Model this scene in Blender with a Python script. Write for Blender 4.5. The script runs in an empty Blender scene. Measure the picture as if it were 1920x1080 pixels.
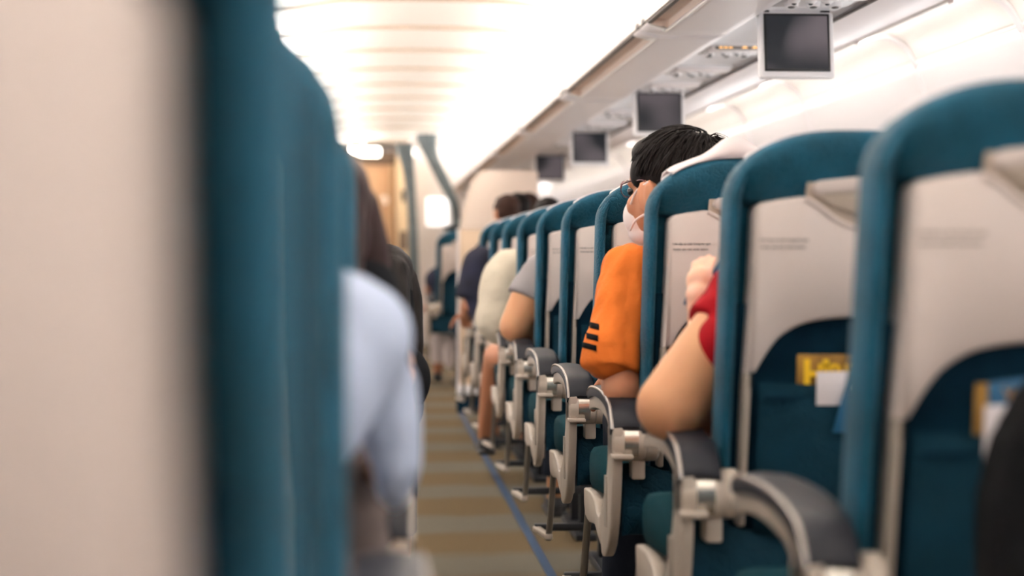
import bpy, bmesh, math, random
from mathutils import Vector, Matrix, noise
random.seed(7)
SC = bpy.context.scene
COL = SC.collection
PI = math.pi
# ---------------------------------------------------------------- camera frame (for measuring real positions)
FPX = 3450.0
YAW = math.atan(260/3450)
CS, CC = math.sin(YAW), math.cos(YAW)
CAMZ = .93
def at(px, py, Y):
    """the point of the cabin at distance Y seen at pixel (px, py)"""
    u = (px-960)/FPX
    t = (u*CC+CS)/(CC-u*CS)
    X = t*Y
    return Vector((X, Y, CAMZ+(482-py)*(X*CS+Y*CC)/FPX))

# ---------------------------------------------------------------- materials
def lin(c):
    c /= 255.0
    return c/12.92 if c <= .04045 else ((c+.055)/1.055)**2.4
def rgb(r, g, b): return (lin(r), lin(g), lin(b), 1)
def mat(name, col, rough=.6, metal=0, spec=.5, sheen=0, sss=0, bump=None, vary=None, coat=0, emit=None):
    m = bpy.data.materials.new(name); m.use_nodes = True
    nt = m.node_tree; b = nt.nodes['Principled BSDF']
    b.inputs['Base Color'].default_value = col
    b.inputs['Roughness'].default_value = rough
    b.inputs['Metallic'].default_value = metal
    b.inputs['Specular IOR Level'].default_value = spec
    if sheen:
        b.inputs['Sheen Weight'].default_value = sheen
        b.inputs['Sheen Roughness'].default_value = .4
    if sss:
        b.inputs['Subsurface Weight'].default_value = sss
        b.inputs['Subsurface Radius'].default_value = (.02, .008, .004)
        b.inputs['Subsurface Scale'].default_value = .5
    if coat: b.inputs['Coat Weight'].default_value = coat
    if emit:
        b.inputs['Emission Color'].default_value = emit[0]
        b.inputs['Emission Strength'].default_value = emit[1]
    tc = nt.nodes.new('ShaderNodeTexCoord')
    if vary:      # (scale, second colour, low, high)
        n = nt.nodes.new('ShaderNodeTexNoise'); n.inputs['Scale'].default_value = vary[0]
        n.inputs['Detail'].default_value = 6
        r = nt.nodes.new('ShaderNodeValToRGB')
        r.color_ramp.elements[0].position = vary[2]; r.color_ramp.elements[1].position = vary[3]
        r.color_ramp.elements[0].color = col; r.color_ramp.elements[1].color = vary[1]
        nt.links.new(tc.outputs['Object'], n.inputs['Vector'])
        nt.links.new(n.outputs['Fac'], r.inputs['Fac'])
        nt.links.new(r.outputs['Color'], b.inputs['Base Color'])
    if bump:      # (kind, scale, strength, distance)
        if bump[0] == 'crackle':
            n = nt.nodes.new('ShaderNodeTexVoronoi'); n.feature = 'DISTANCE_TO_EDGE'
            n.inputs['Scale'].default_value = bump[1]
            nn = nt.nodes.new('ShaderNodeTexNoise'); nn.inputs['Scale'].default_value = bump[1]*.7
            mx = nt.nodes.new('ShaderNodeVectorMath'); mx.operation = 'MULTIPLY_ADD'
            mx.inputs[1].default_value = (.02, .02, .02)
            nt.links.new(tc.outputs['Object'], nn.inputs['Vector'])
            nt.links.new(nn.outputs['Color'], mx.inputs[0]); nt.links.new(tc.outputs['Object'], mx.inputs[2])
            nt.links.new(mx.outputs[0], n.inputs['Vector'])
            r = nt.nodes.new('ShaderNodeMapRange'); r.inputs['From Max'].default_value = .12
            nt.links.new(n.outputs['Distance'], r.inputs['Value']); out = r.outputs[0]
        else:
            n = nt.nodes.new('ShaderNodeTexNoise'); n.inputs['Scale'].default_value = bump[1]
            n.inputs['Detail'].default_value = 4
            nt.links.new(tc.outputs['Object'], n.inputs['Vector']); out = n.outputs['Fac']
        bp = nt.nodes.new('ShaderNodeBump'); bp.inputs['Strength'].default_value = bump[2]
        bp.inputs['Distance'].default_value = bump[3]
        nt.links.new(out, bp.inputs['Height']); nt.links.new(bp.outputs[0], b.inputs['Normal'])
    return m
M = {}
M['teal'] = mat('teal_leather', rgb(7, 62, 80), .62, spec=.22, sheen=.05, vary=(14, rgb(13, 78, 102), .35, .68), bump=('crackle', 75, .55, .0015))
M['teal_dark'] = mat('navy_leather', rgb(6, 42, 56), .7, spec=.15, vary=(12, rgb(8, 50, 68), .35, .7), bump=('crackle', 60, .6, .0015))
M['navy'] = mat('navy_cloth', rgb(7, 34, 50), .9, spec=.1, vary=(14, rgb(11, 46, 64), .35, .7))
M['green'] = mat('green_cushion_cloth', rgb(4, 46, 54), .9, spec=.06, sheen=0, bump=('crackle', 110, .4, .001))
M['shell'] = mat('beige_plastic', rgb(210, 197, 191), .42, spec=.4, bump=('noise', 900, .08, .0004))
M['shell2'] = mat('beige_plastic_recess', rgb(194, 180, 166), .5, spec=.35)
M['rail'] = mat('beige_rail', rgb(158, 148, 138), .45, spec=.4)
M['arm_body'] = mat('warm_white_plastic', rgb(184, 172, 160), .34, spec=.5, bump=('noise', 1200, .08, .0003))
M['arm_cap'] = mat('dark_grey_armrest', rgb(26, 27, 35), .5, spec=.3)
M['arm_rim'] = mat('light_grey_rim', rgb(178, 170, 164), .25, metal=.5)
M['silver'] = mat('silver_plate', rgb(205, 200, 192), .22, metal=.8)
M['steel'] = mat('brushed_steel_bar', rgb(150, 146, 142), .3, metal=.85)
M['dark_metal'] = mat('dark_seat_frame', rgb(36, 38, 42), .5, metal=.4)
M['cover'] = mat('white_paper_cloth', rgb(236, 226, 226), .8, spec=.2)
M['print'] = mat('grey_print', rgb(70, 66, 64), .7)
M['ceil'] = mat('white_ceiling_panel', rgb(240, 236, 228), .45, spec=.3)
M['bin'] = mat('white_bin_plastic', rgb(240, 233, 233), .38, spec=.4)
M['binin'] = mat('beige_handrail_recess', rgb(236, 216, 202), .5)
M['panel'] = mat('white_service_panel', rgb(238, 236, 238), .45)
M['wall'] = mat('white_wall_panel', rgb(236, 230, 228), .4, spec=.35)
M['scoop'] = mat('cream_light_scoop', rgb(238, 232, 226), .5)
M['trimw'] = mat('bright_white_trim', rgb(250, 246, 240), .3)
M['seam'] = mat('dark_seam', rgb(96, 88, 84), .7)
M['joint'] = mat('joint_shadow_beige', rgb(168, 146, 126), .7)  # shadow tone for the lines between ceiling panels
M['black'] = mat('black_plastic', rgb(16, 18, 20), .35)
M['nozzle'] = mat('grey_nozzle', rgb(120, 116, 116), .4)
M['lamp'] = mat('cove_lamp', (1, .97, .92, 1), emit=((1, .97, .94, 1), 32))
M['lamp2'] = mat('side_lamp', (1, .97, .94, 1), emit=((1, .97, .95, 1), 36))
M['lamp3'] = mat('vestibule_lamp', (1, .97, .9, 1), emit=((1, .93, .8, 1), 6))
M['lamp4'] = mat('lit_square', (1, 1, 1, 1), emit=((1, .98, .97, 1), .75))
M['day'] = mat('daylit_pane', (1, 1, 1, 1), emit=((.93, .97, 1, 1), 5))
M['tan'] = mat('tan_laminate', rgb(186, 148, 112), .5, vary=(3, rgb(176, 138, 104), .3, .7))
M['tan2'] = mat('cream_laminate', rgb(214, 188, 152), .5)
M['brown'] = mat('dark_brown_header', rgb(92, 74, 58), .6)
M['part'] = mat('bulkhead_laminate', rgb(226, 208, 194), .5)
M['part2'] = mat('bulkhead_laminate_low', rgb(216, 190, 162), .5)
M['curt'] = mat('grey_teal_curtain', rgb(104, 112, 114), .85, vary=(20, rgb(82, 92, 96), .3, .7))
M['blue_line'] = mat('blue_floor_strip', rgb(14, 50, 84), .7)
M['orange'] = mat('orange_jersey', rgb(202, 106, 42), .8, spec=.12, sheen=.05, bump=('noise', 13, .8, .02))
M['red'] = mat('red_jersey', rgb(132, 12, 22), .85, spec=.08, bump=('noise', 500, .12, .001))
M['cream'] = mat('cream_shirt', rgb(200, 190, 172), .85, spec=.2, bump=('noise', 14, .8, .02))
M['greyt'] = mat('grey_shirt', rgb(138, 132, 134), .85, spec=.2, bump=('noise', 400, .15, .001))
M['darkt'] = mat('dark_navy_shirt', rgb(30, 30, 40), .9, spec=.2, vary=(8, rgb(42, 44, 66), .4, .8))
M['blackt'] = mat('black_shirt', rgb(24, 25, 28), .95, spec=.05, bump=('noise', 60, .2, .003))
M['bluet'] = mat('pale_blue_shirt', rgb(176, 188, 212), .85, spec=.2, bump=('noise', 22, .3, .008))
M['taupe'] = mat('taupe_skirt', rgb(96, 86, 84), .9, spec=.1, bump=('noise', 30, .3, .006))
M['whitep'] = mat('white_trousers', rgb(224, 214, 214), .9)
M['jeans'] = mat('dark_trousers', rgb(28, 32, 42), .9, spec=.15)
M['skin'] = mat('skin', rgb(198, 148, 110), .5, spec=.3, sss=.12, vary=(16, rgb(198, 142, 106), .35, .75))
M['skin2'] = mat('tanned_skin', rgb(176, 122, 92), .5, spec=.3, sss=.1, vary=(16, rgb(176, 118, 88), .35, .75))
M['skinc'] = mat('fair_child_skin', rgb(238, 192, 168), .5, spec=.3, sss=.2)
M['hair'] = mat('black_hair', rgb(22, 17, 16), .6, spec=.12, bump=('noise', 220, .3, .002))
M['hairb'] = mat('brown_hair', rgb(48, 30, 24), .65, spec=.12, bump=('noise', 200, .3, .002))
M['hairr'] = mat('dark_auburn_hair', rgb(42, 28, 28), .6, spec=.15, bump=('noise', 200, .3, .002))
M['mask'] = mat('white_mask', rgb(236, 226, 224), .8, spec=.1)
M['frame'] = mat('dark_red_glasses_frame', rgb(74, 24, 34), .25)
M['shoe'] = mat('black_shoe', rgb(22, 20, 20), .6)
M['yellow'] = mat('yellow_lettering', rgb(236, 190, 20), .5)
M['gold'] = mat('bronze_cover', rgb(128, 92, 34), .5, vary=(26, rgb(176, 132, 52), .3, .7))
M['bluecard'] = mat('blue_card', rgb(26, 84, 120), .5)
M['whitecard'] = mat('white_card', rgb(236, 228, 230), .6)
M['pink'] = mat('pink_cloth', rgb(214, 92, 128), .8)
M['bag'] = mat('black_bag_cloth', rgb(14, 14, 16), .85, spec=.1, bump=('noise', 300, .2, .002))
M['amber'] = mat('amber_sign', rgb(250, 190, 110), emit=((1, .55, .2, 1), .9))
M['eye'] = mat('eye', rgb(30, 22, 20), .2)
def glass(name, tint):
    m = bpy.data.materials.new(name); m.use_nodes = True
    b = m.node_tree.nodes['Principled BSDF']
    b.inputs['Base Color'].default_value = tint; b.inputs['Roughness'].default_value = .05
    b.inputs['Transmission Weight'].default_value = 1; b.inputs['IOR'].default_value = 1.1
    return m
M['glass'] = glass('lens', (1, 1, 1, 1))
def screen_mat(seed):
    """a switched-off screen: cabin reflections painted in as a weak glow"""
    m = bpy.data.materials.new('painted_reflection_screen'); m.use_nodes = True
    nt = m.node_tree; b = nt.nodes['Principled BSDF']
    b.inputs['Base Color'].default_value = (.012, .014, .016, 1); b.inputs['Roughness'].default_value = .3
    tc = nt.nodes.new('ShaderNodeTexCoord'); mp = nt.nodes.new('ShaderNodeMapping')
    mp.inputs['Location'].default_value = (seed*3.7, seed*1.3, seed*.7)
    n = nt.nodes.new('ShaderNodeTexNoise'); n.inputs['Scale'].default_value = 7; n.inputs['Detail'].default_value = 0
    r = nt.nodes.new('ShaderNodeValToRGB'); e = r.color_ramp.elements
    e[0].position = .38; e[0].color = rgb(20, 24, 30); e[1].position = .70; e[1].color = rgb(104, 94, 98)
    nt.links.new(tc.outputs['Object'], mp.inputs[0]); nt.links.new(mp.outputs[0], n.inputs['Vector'])
    nt.links.new(n.outputs['Fac'], r.inputs['Fac']); nt.links.new(r.outputs['Color'], b.inputs['Emission Color'])
    b.inputs['Emission Strength'].default_value = .42 if seed != 1 else .62  # glow stands in for reflections on the dark glass
    return m
def carpet():
    m = bpy.data.materials.new('striped_carpet'); m.use_nodes = True
    nt = m.node_tree; b = nt.nodes['Principled BSDF']; b.inputs['Roughness'].default_value = .95
    b.inputs['Specular IOR Level'].default_value = .1
    L = nt.links.new
    tc = nt.nodes.new('ShaderNodeTexCoord'); sp = nt.nodes.new('ShaderNodeSeparateXYZ')
    L(tc.outputs['Object'], sp.inputs[0])
    nz = nt.nodes.new('ShaderNodeTexNoise'); nz.inputs['Scale'].default_value = 2.5; nz.inputs['Detail'].default_value = 3
    L(tc.outputs['Object'], nz.inputs['Vector'])
    a = nt.nodes.new('ShaderNodeMath'); a.operation = 'MULTIPLY_ADD'; a.inputs[1].default_value = 2*PI/.86; a.inputs[2].default_value = -2*PI*(5.72/.86)+PI/2
    L(sp.outputs['Y'], a.inputs[0])
    a2 = nt.nodes.new('ShaderNodeMath'); a2.operation = 'MULTIPLY_ADD'; a2.inputs[1].default_value = 2.2; L(nz.outputs['Fac'], a2.inputs[0]); L(a.outputs[0], a2.inputs[2])
    s = nt.nodes.new('ShaderNodeMath'); s.operation = 'SINE'; L(a2.outputs[0], s.inputs[0])
    r = nt.nodes.new('ShaderNodeMapRange'); r.inputs['From Min'].default_value = -.35; r.inputs['From Max'].default_value = .6
    L(s.outputs[0], r.inputs['Value'])
    f = nt.nodes.new('ShaderNodeMath'); f.operation = 'MULTIPLY'; f.inputs[1].default_value = 2*PI/.02
    L(sp.outputs['Y'], f.inputs[0])
    fs = nt.nodes.new('ShaderNodeMath'); fs.operation = 'SINE'; L(f.outputs[0], fs.inputs[0])
    mx = nt.nodes.new('ShaderNodeMixRGB'); mx.inputs[1].default_value = rgb(102, 86, 62); mx.inputs[2].default_value = rgb(104, 98, 86)
    L(r.outputs[0], mx.inputs[0])
    m2 = nt.nodes.new('ShaderNodeMixRGB'); m2.blend_type = 'MULTIPLY'; m2.inputs[2].default_value = (.72, .72, .72, 1)
    f2 = nt.nodes.new('ShaderNodeMapRange'); f2.inputs['From Min'].default_value = -1; f2.inputs['To Max'].default_value = .7
    L(fs.outputs[0], f2.inputs['Value']); L(f2.outputs[0], m2.inputs[0]); L(mx.outputs[0], m2.inputs[1])
    n2 = nt.nodes.new('ShaderNodeTexNoise'); n2.inputs['Scale'].default_value = 260
    L(tc.outputs['Object'], n2.inputs['Vector'])
    m3 = nt.nodes.new('ShaderNodeMixRGB'); m3.blend_type = 'OVERLAY'; m3.inputs[0].default_value = .5
    L(m2.outputs[0], m3.inputs[1]); L(n2.outputs['Fac'], m3.inputs[2]); L(m3.outputs[0], b.inputs['Base Color'])
    bp = nt.nodes.new('ShaderNodeBump'); bp.inputs['Strength'].default_value = .5; bp.inputs['Distance'].default_value = .004
    L(n2.outputs['Fac'], bp.inputs['Height']); L(bp.outputs[0], b.inputs['Normal'])
    return m
M['carpet'] = carpet()

# ---------------------------------------------------------------- mesh helpers
def link(name, me, m, parent=None, smooth=None):
    o = bpy.data.objects.new(name, me); COL.objects.link(o)
    if m is not None:
        me.materials.clear(); me.materials.append(M[m] if isinstance(m, str) else m)
    if smooth is not None:
        for p in me.polygons: p.use_smooth = True
        if smooth < 179:
            try: me.set_sharp_from_angle(angle=math.radians(smooth))
            except Exception: pass
    if parent is not None:
        o.parent = parent
        p = parent; off = Vector((0, 0, 0))
        while p is not None: off += p.location; p = p.parent
        if off.length > 0: me.transform(Matrix.Translation(-off))
    return o
def obj(name, bm, m, parent=None, smooth=35, bevel=0, seg=2):
    bmesh.ops.remove_doubles(bm, verts=bm.verts, dist=1e-6)
    bmesh.ops.recalc_face_normals(bm, faces=bm.faces)
    if bevel:
        es = [e for e in bm.edges if len(e.link_faces) == 2 and e.calc_face_angle(0) > .6]
        bmesh.ops.bevel(bm, geom=es, offset=bevel, segments=seg, affect='EDGES', profile=.5, clamp_overlap=True)
    me = bpy.data.meshes.new(name); bm.to_mesh(me); bm.free()
    return link(name, me, m, parent, smooth)
def box(bm, x0, x1, y0, y1, z0, z1):
    vs = [bm.verts.new(p) for p in ((x0,y0,z0),(x1,y0,z0),(x1,y1,z0),(x0,y1,z0),(x0,y0,z1),(x1,y0,z1),(x1,y1,z1),(x0,y1,z1))]
    for f in ((0,1,2,3),(4,5,6,7),(0,1,5,4),(1,2,6,5),(2,3,7,6),(3,0,4,7)): bm.faces.new([vs[i] for i in f])
    return bm
def loft(bm, rings, closed=True, caps=True):
    R = [[bm.verts.new(p) for p in r] for r in rings]
    n = len(R[0])
    for a, b in zip(R, R[1:]):
        for i in range(n if closed else n-1):
            j = (i+1) % n
            try: bm.faces.new((a[i], a[j], b[j], b[i]))
            except ValueError: pass
    if caps and closed:
        for r in (R[0], R[-1]):
            try: bm.faces.new(r)
            except ValueError: pass
    return R
def extrude_x(bm, poly, x0, x1):       # poly of (y, z)
    return loft(bm, [[(x, y, z) for y, z in poly] for x in (x0, x1)])
def extrude_y(bm, poly, y0, y1):       # poly of (x, z)
    return loft(bm, [[(x, y, z) for x, z in poly] for y in (y0, y1)])
def tube(bm, pts, radii, n=12, flat=1.0, caps=True):
    pts = [Vector(p) for p in pts]
    if not hasattr(radii, '__len__'): radii = [radii]*len(pts)
    rings = []; up = None
    for i, p in enumerate(pts):
        d = (pts[min(i+1, len(pts)-1)]-pts[max(i-1, 0)]).normalized()
        if up is None:
            up = Vector((0, 0, 1)) if abs(d.z) < .9 else Vector((1, 0, 0))
        a = d.cross(up)
        if a.length < 1e-4: a = d.cross(Vector((0, 1, 0)))
        a.normalize(); b = a.cross(d).normalized(); up = b
        rings.append([p+(a*math.cos(2*PI*k/n)+b*math.sin(2*PI*k/n)*flat)*radii[i] for k in range(n)])
    loft(bm, rings, caps=caps)
    return bm
def arcpts(pts, k=6):
    """smooth a polyline (Catmull-Rom)"""
    P = [Vector(p) for p in pts]; out = []
    for i in range(len(P)-1):
        p0, p1, p2, p3 = P[max(i-1, 0)], P[i], P[i+1], P[min(i+2, len(P)-1)]
        for j in range(k):
            t = j/k
            out.append(.5*((2*p1)+(p2-p0)*t+(2*p0-5*p1+4*p2-p3)*t*t+(3*p1-p0-3*p2+p3)*t**3))
    out.append(P[-1]); return out
def arc2(pts, k=6): return [(p.x, p.y) for p in arcpts([(a, b, 0) for a, b in pts], k)]
# ---- blobs: closed pieces grown together into one continuous skin
def sph(bm, c, r, rot=None, sub=3):
    if not hasattr(r, '__len__'): r = (r, r, r)
    mt = Matrix.Translation(Vector(c))@(rot.to_4x4() if rot is not None else Matrix())@Matrix.Diagonal((r[0], r[1], r[2], 1))
    bmesh.ops.create_icosphere(bm, subdivisions=sub, radius=1, matrix=mt)
def cone(bm, p0, p1, r0, r1, n=20):
    p0 = Vector(p0); p1 = Vector(p1); d = p1-p0
    if d.length < 1e-5: return
    q = d.to_track_quat('Z', 'Y').to_matrix().to_4x4()
    bmesh.ops.create_cone(bm, cap_ends=True, segments=n, radius1=r0, radius2=r1, depth=d.length, matrix=Matrix.Translation((p0+p1)/2)@q)
def limb(bm, pts, rr, sub=3, cuff=False):
    for i in range(len(pts)-1):
        cone(bm, pts[i], pts[i+1], rr[i], rr[i+1])
    for i, p in enumerate(pts):
        if cuff and i == len(pts)-1: continue
        sph(bm, p, rr[i], sub=sub)
def grow(name, bm, m, parent, voxel=.006, smooth=4, wrinkle=None, fac=.5):
    me = bpy.data.meshes.new(name); bm.to_mesh(me); bm.free()
    o = bpy.data.objects.new(name, me); COL.objects.link(o)
    r = o.modifiers.new('r', 'REMESH'); r.mode = 'VOXEL'; r.voxel_size = voxel
    s = o.modifiers.new('s', 'SMOOTH'); s.iterations = smooth; s.factor = fac
    dg = bpy.context.evaluated_depsgraph_get()
    me2 = bpy.data.meshes.new_from_object(o.evaluated_get(dg)); me2.name = name
    bpy.data.objects.remove(o); bpy.data.meshes.remove(me)
    if wrinkle:       # (scale vector, amount)
        sc, am = wrinkle
        nr = [v.normal.copy() for v in me2.vertices]
        for v, n_ in zip(me2.vertices, nr):
            q = Vector((v.co.x*sc[0], v.co.y*sc[1], v.co.z*sc[2]))
            v.co += n_*(noise.noise(q)*am+noise.noise(q*2.3)*am*.4)
    return link(name, me2, m, parent, 180)
def thing(name, label, cat, loc=(0, 0, 0), group=None):
    o = bpy.data.objects.new(name, None); COL.objects.link(o); o.location = loc; o.empty_display_size = .1
    o['label'] = label; o['category'] = cat
    if group: o['group'] = group
    return o
def tag(o, label, cat, group=None):
    o['label'] = label; o['category'] = cat
    if group: o['group'] = group
    return o
def struct(name, bm, m, smooth=35, bevel=0, parent=None):
    o = obj(name, bm, m, parent, smooth, bevel)
    if parent is None: o['kind'] = 'structure'
    return o
def children(o): return [c for c in bpy.data.objects if c.parent == o]
def copy_tree(o, parent=None):
    c = o.copy(); COL.objects.link(c); c.parent = parent
    for ch in children(o): copy_tree(ch, c)
    return c
def text_mesh(name, body, size, m, parent, loc, rot, align='LEFT', ext=.0002, spacing=1, bold=0):
    cu = bpy.data.curves.new(name, 'FONT'); cu.body = body; cu.size = size; cu.extrude = ext; cu.offset = bold or .00008
    cu.align_x = align; cu.space_line = spacing
    o = bpy.data.objects.new(name, cu); COL.objects.link(o)
    dg = bpy.context.evaluated_depsgraph_get()
    me = bpy.data.meshes.new_from_object(o.evaluated_get(dg)); me.name = name
    bpy.data.objects.remove(o); bpy.data.curves.remove(cu)
    me.transform(Matrix.Translation(Vector(loc))@rot.to_4x4())
    return link(name, me, m, parent)
RX90 = Matrix.Rotation(PI/2, 3, 'X')

# ================================================================ THE CABIN SHELL
Y0, Y1 = -2.2, 20.6
XC = .25
def mir(x): return 2*XC-x
def strip(poly, name, m, y0=Y0, y1=Y1, step=None, both=False, parent=None, smooth=60):
    """a long panel: open (x, z) profile swept along the cabin, with a little thickness"""
    bm = bmesh.new()
    loft(bm, [[(x, y, z) for x, z in poly] for y in (y0, y1)], closed=False)
    o = obj(name, bm, m, parent, smooth)
    md = o.modifiers.new('t', 'SOLIDIFY'); md.thickness = .006; md.offset = 0
    return o
# floor
bm = bmesh.new(); box(bm, mir(2.1), 2.1, Y0, Y1, -.03, 0)
struct('floor', bm, 'carpet')
bm = bmesh.new(); box(bm, .505, .533, Y0, 11.0, 0, .0025)
struct('trim_1', bm, 'blue_line')
# side walls with window recesses
wallp = [(1.86, 0), (1.98, .3), (2.07, .7), (2.1, 1.05), (2.07, 1.4), (2.0, 1.65)]
wallp = arc2(wallp, 4)
for s, nm in ((1, 'wall_right'), (-1, 'wall_left')):
    o = strip([(x if s > 0 else mir(x), z) for x, z in wallp], nm, 'wall'); o['kind'] = 'structure'
# front and back walls
def outline():
    r = [(x, z) for x, z in wallp]+[(1.9, 2.3)]
    return r+[(mir(x), z) for x, z in reversed(r)]
bm = bmesh.new(); extrude_y(bm, outline(), Y0-.05, Y0); struct('wall_back', bm, 'wall')
bm = bmesh.new(); extrude_y(bm, outline(), Y1, Y1+.05); struct('wall_front', bm, 'wall')
# ceiling: panels with shallow joints
SPC = 1.06
cp = arc2([(-.6, 2.08), (-.4, 2.09), (-.27, 2.112), (-.1, 2.132), (.25, 2.14), (.6, 2.132), (.77, 2.112), (.9, 2.09), (1.1, 2.08)], 4)
bm = bmesh.new()
y = 8.62-SPC*11
bnd = []
while y < Y1: bnd.append(y); y += SPC
for a in bnd:
    b_ = a+SPC-.012
    # each panel dips towards its near edge and turns up into the joint
    prof = [(a, .022), (a+.004, .004), (a+.03, 0), (a+.5, .004), (b_-.03, .0), (b_-.004, .004), (b_, .022)]
    loft(bm, [[(x, yy, z+dz) for x, z in cp] for yy, dz in prof], closed=False)
o = struct('ceiling', bm, 'ceil', 40)
bm = bmesh.new(); loft(bm, [[(x, yy, z+.035) for x, z in cp] for yy in (Y0, Y1)], closed=False)
loft(bm, [[(x, yy, 2.3) for x in (mir(1.95), 1.95)] for yy in (Y0, Y1)], closed=False)
o = struct('trim_2', bm, 'seam')
bm = bmesh.new()
for a in bnd: loft(bm, [[(x, a-.014+yy, z-dz) for x, z in cp] for yy, dz in ((0, -.02), (0, .012), (.012, .012), (.012, -.02))], closed=False)
struct('trim_20', bm, 'joint')  # strips painted as the shadow line at each panel joint
# cove lamps along both edges of the ceiling
for s, tx in ((1, 'long cove light between the ceiling and the right luggage bins'), (-1, 'long cove light between the ceiling and the left luggage bins')):
    bm = bmesh.new(); P_ = [(.975, 1.955), (1.05, 1.975), (1.05, 1.985), (.972, 1.965)]
    extrude_y(bm, [(x if s > 0 else mir(x), z) for x, z in P_], Y0, Y1-.6)
    tag(obj('cove_light', bm, 'lamp'), tx, 'light', 'cove lights')

# ---- luggage bins
binp = arc2([(.965, 1.96), (.95, 1.93), (.912, 1.85), (.865, 1.74), (.822, 1.655), (.806, 1.632)], 5)
def rounded_rect_cell(): pass
def bin_unit(s, y0, y1, label, side):
    fx = (lambda x: x) if s > 0 else mir
    t = thing('luggage_bin', label, 'luggage bin', (fx(.85), (y0+y1)/2, 1.6), 'luggage bins above the %s seats' % side)
    g = .004
    # door
    bm = bmesh.new()
    inn = [(x+.012, z+.004) for x, z in binp]
    loft(bm, [[(fx(x), y, z) for x, z in binp]+[(fx(x), y, z) for x, z in reversed(inn)] for y in (y0+g, y1-g)])
    obj('door', bm, 'bin', t, 40)
    # latch
    bm = bmesh.new()
    for yy in ((y0*.77+y1*.23),):
        sph(bm, (fx(.822), yy, 1.652), (.012, .045, .02), sub=2)
    obj('latch', bm, 'panel', t, 60)
    for yy in (y0+.06, y1-.06):
        bm = bmesh.new(); sph(bm, (fx(.806), yy, 1.634), (.006, .018, .012), sub=2); obj('hinge', bm, 'nozzle', t, 60)
    # dark seam
    bm = bmesh.new(); box(bm, min(fx(.808), fx(.822)), max(fx(.808), fx(.822)), y0+g, y1-g, 1.622, 1.630); obj('seam', bm, 'seam', t)
    # underside with handrail recess
    bm = bmesh.new()
    lip = [(.806, 1.620), (.83, 1.612), (.868, 1.606)]
    under = arc2([(.868, 1.606), (.97, 1.606), (1.07, 1.608)], 3)
    e = .14
    for a, b_, dx in ((y0+g, y0+e, 0), (y1-e, y1-g, 0)):
        loft(bm, [[(fx(x), y, z) for x, z in lip+under] for y in (a, b_)], closed=False)
    loft(bm, [[(fx(x), y, z) for x, z in under] for y in (y0+e, y1-e)], closed=False)
    o = obj('underside', bm, 'bin', t, 60)
    md = o.modifiers.new('t', 'SOLIDIFY'); md.thickness = .006; md.offset = 0
    # recess back
    rc = [(.812, 1.624), (.84, 1.636), (.868, 1.632), (.870, 1.606)]
    bm = bmesh.new()
    loft(bm, [[(fx(x), y, z) for x, z in rc] for y in (y0+e, y1-e)], closed=False)
    for y in (y0+e, y1-e):
        bm.faces.new([bm.verts.new((fx(x), y, z)) for x, z in rc+[(.83, 1.612)]])
    obj('handrail_recess', bm, 'binin', t, 40)
    # light lip that runs round the recess
    bm = bmesh.new()
    tube(bm, arcpts([(fx(.812), y0+e, 1.617), (fx(.85), y0+e, 1.606), (fx(.870), y0+e+.04, 1.603), (fx(.870), (y0+y1)/2, 1.603), (fx(.870), y1-e-.04, 1.603), (fx(.85), y1-e, 1.606), (fx(.812), y1-e, 1.617)], 5), .0035, 8)
    obj('handrail_lip', bm, 'trimw', t, 60)
    return t
BL = 2.29
words = ['nearest', 'second nearest', 'third', 'fourth', 'fifth', 'sixth', 'seventh']
yb = 5.53-BL*3; k = 0
right_names = {3: 'nearest luggage bin over the right seats, cut by the top picture edge',
               4: 'white luggage bin over the right seats, level with the nearest hanging screen',
               5: 'white luggage bin over the right seats, above the second hanging screen',
               6: 'white luggage bin over the right seats, near the third hanging screen',
               7: 'fifth white luggage bin over the right seats, just before the beige bulkhead',
               8: 'farthest but one white luggage bin over the right seats, beyond the bulkhead',
               9: 'farthest white luggage bin over the right seats, beside the curtain'}
left_names = ['left luggage bin above the first blue seats', 'left luggage bin above the light blue shirt passenger', 'left luggage bin level with the first hanging screen', 'left luggage bin level with the second hanging screen', 'left luggage bin level with the third hanging screen', 'left luggage bin level with the beige bulkhead', 'farthest left luggage bin, beside the tan lavatory wall']
for i in range(1, 9):
    a = yb+i*BL
    if a+BL > Y1-.3: break
    lb = right_names.get(i+1) or 'white luggage bin over the right seats nearest the viewer'
    if i == 1: lb = 'white luggage bin over the right seats, above and behind the top frame edge'
    bin_unit(1, a, a+BL, lb, 'right')
    bin_unit(-1, a, a+BL, left_names[min(i-1, 6)], 'left')
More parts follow.
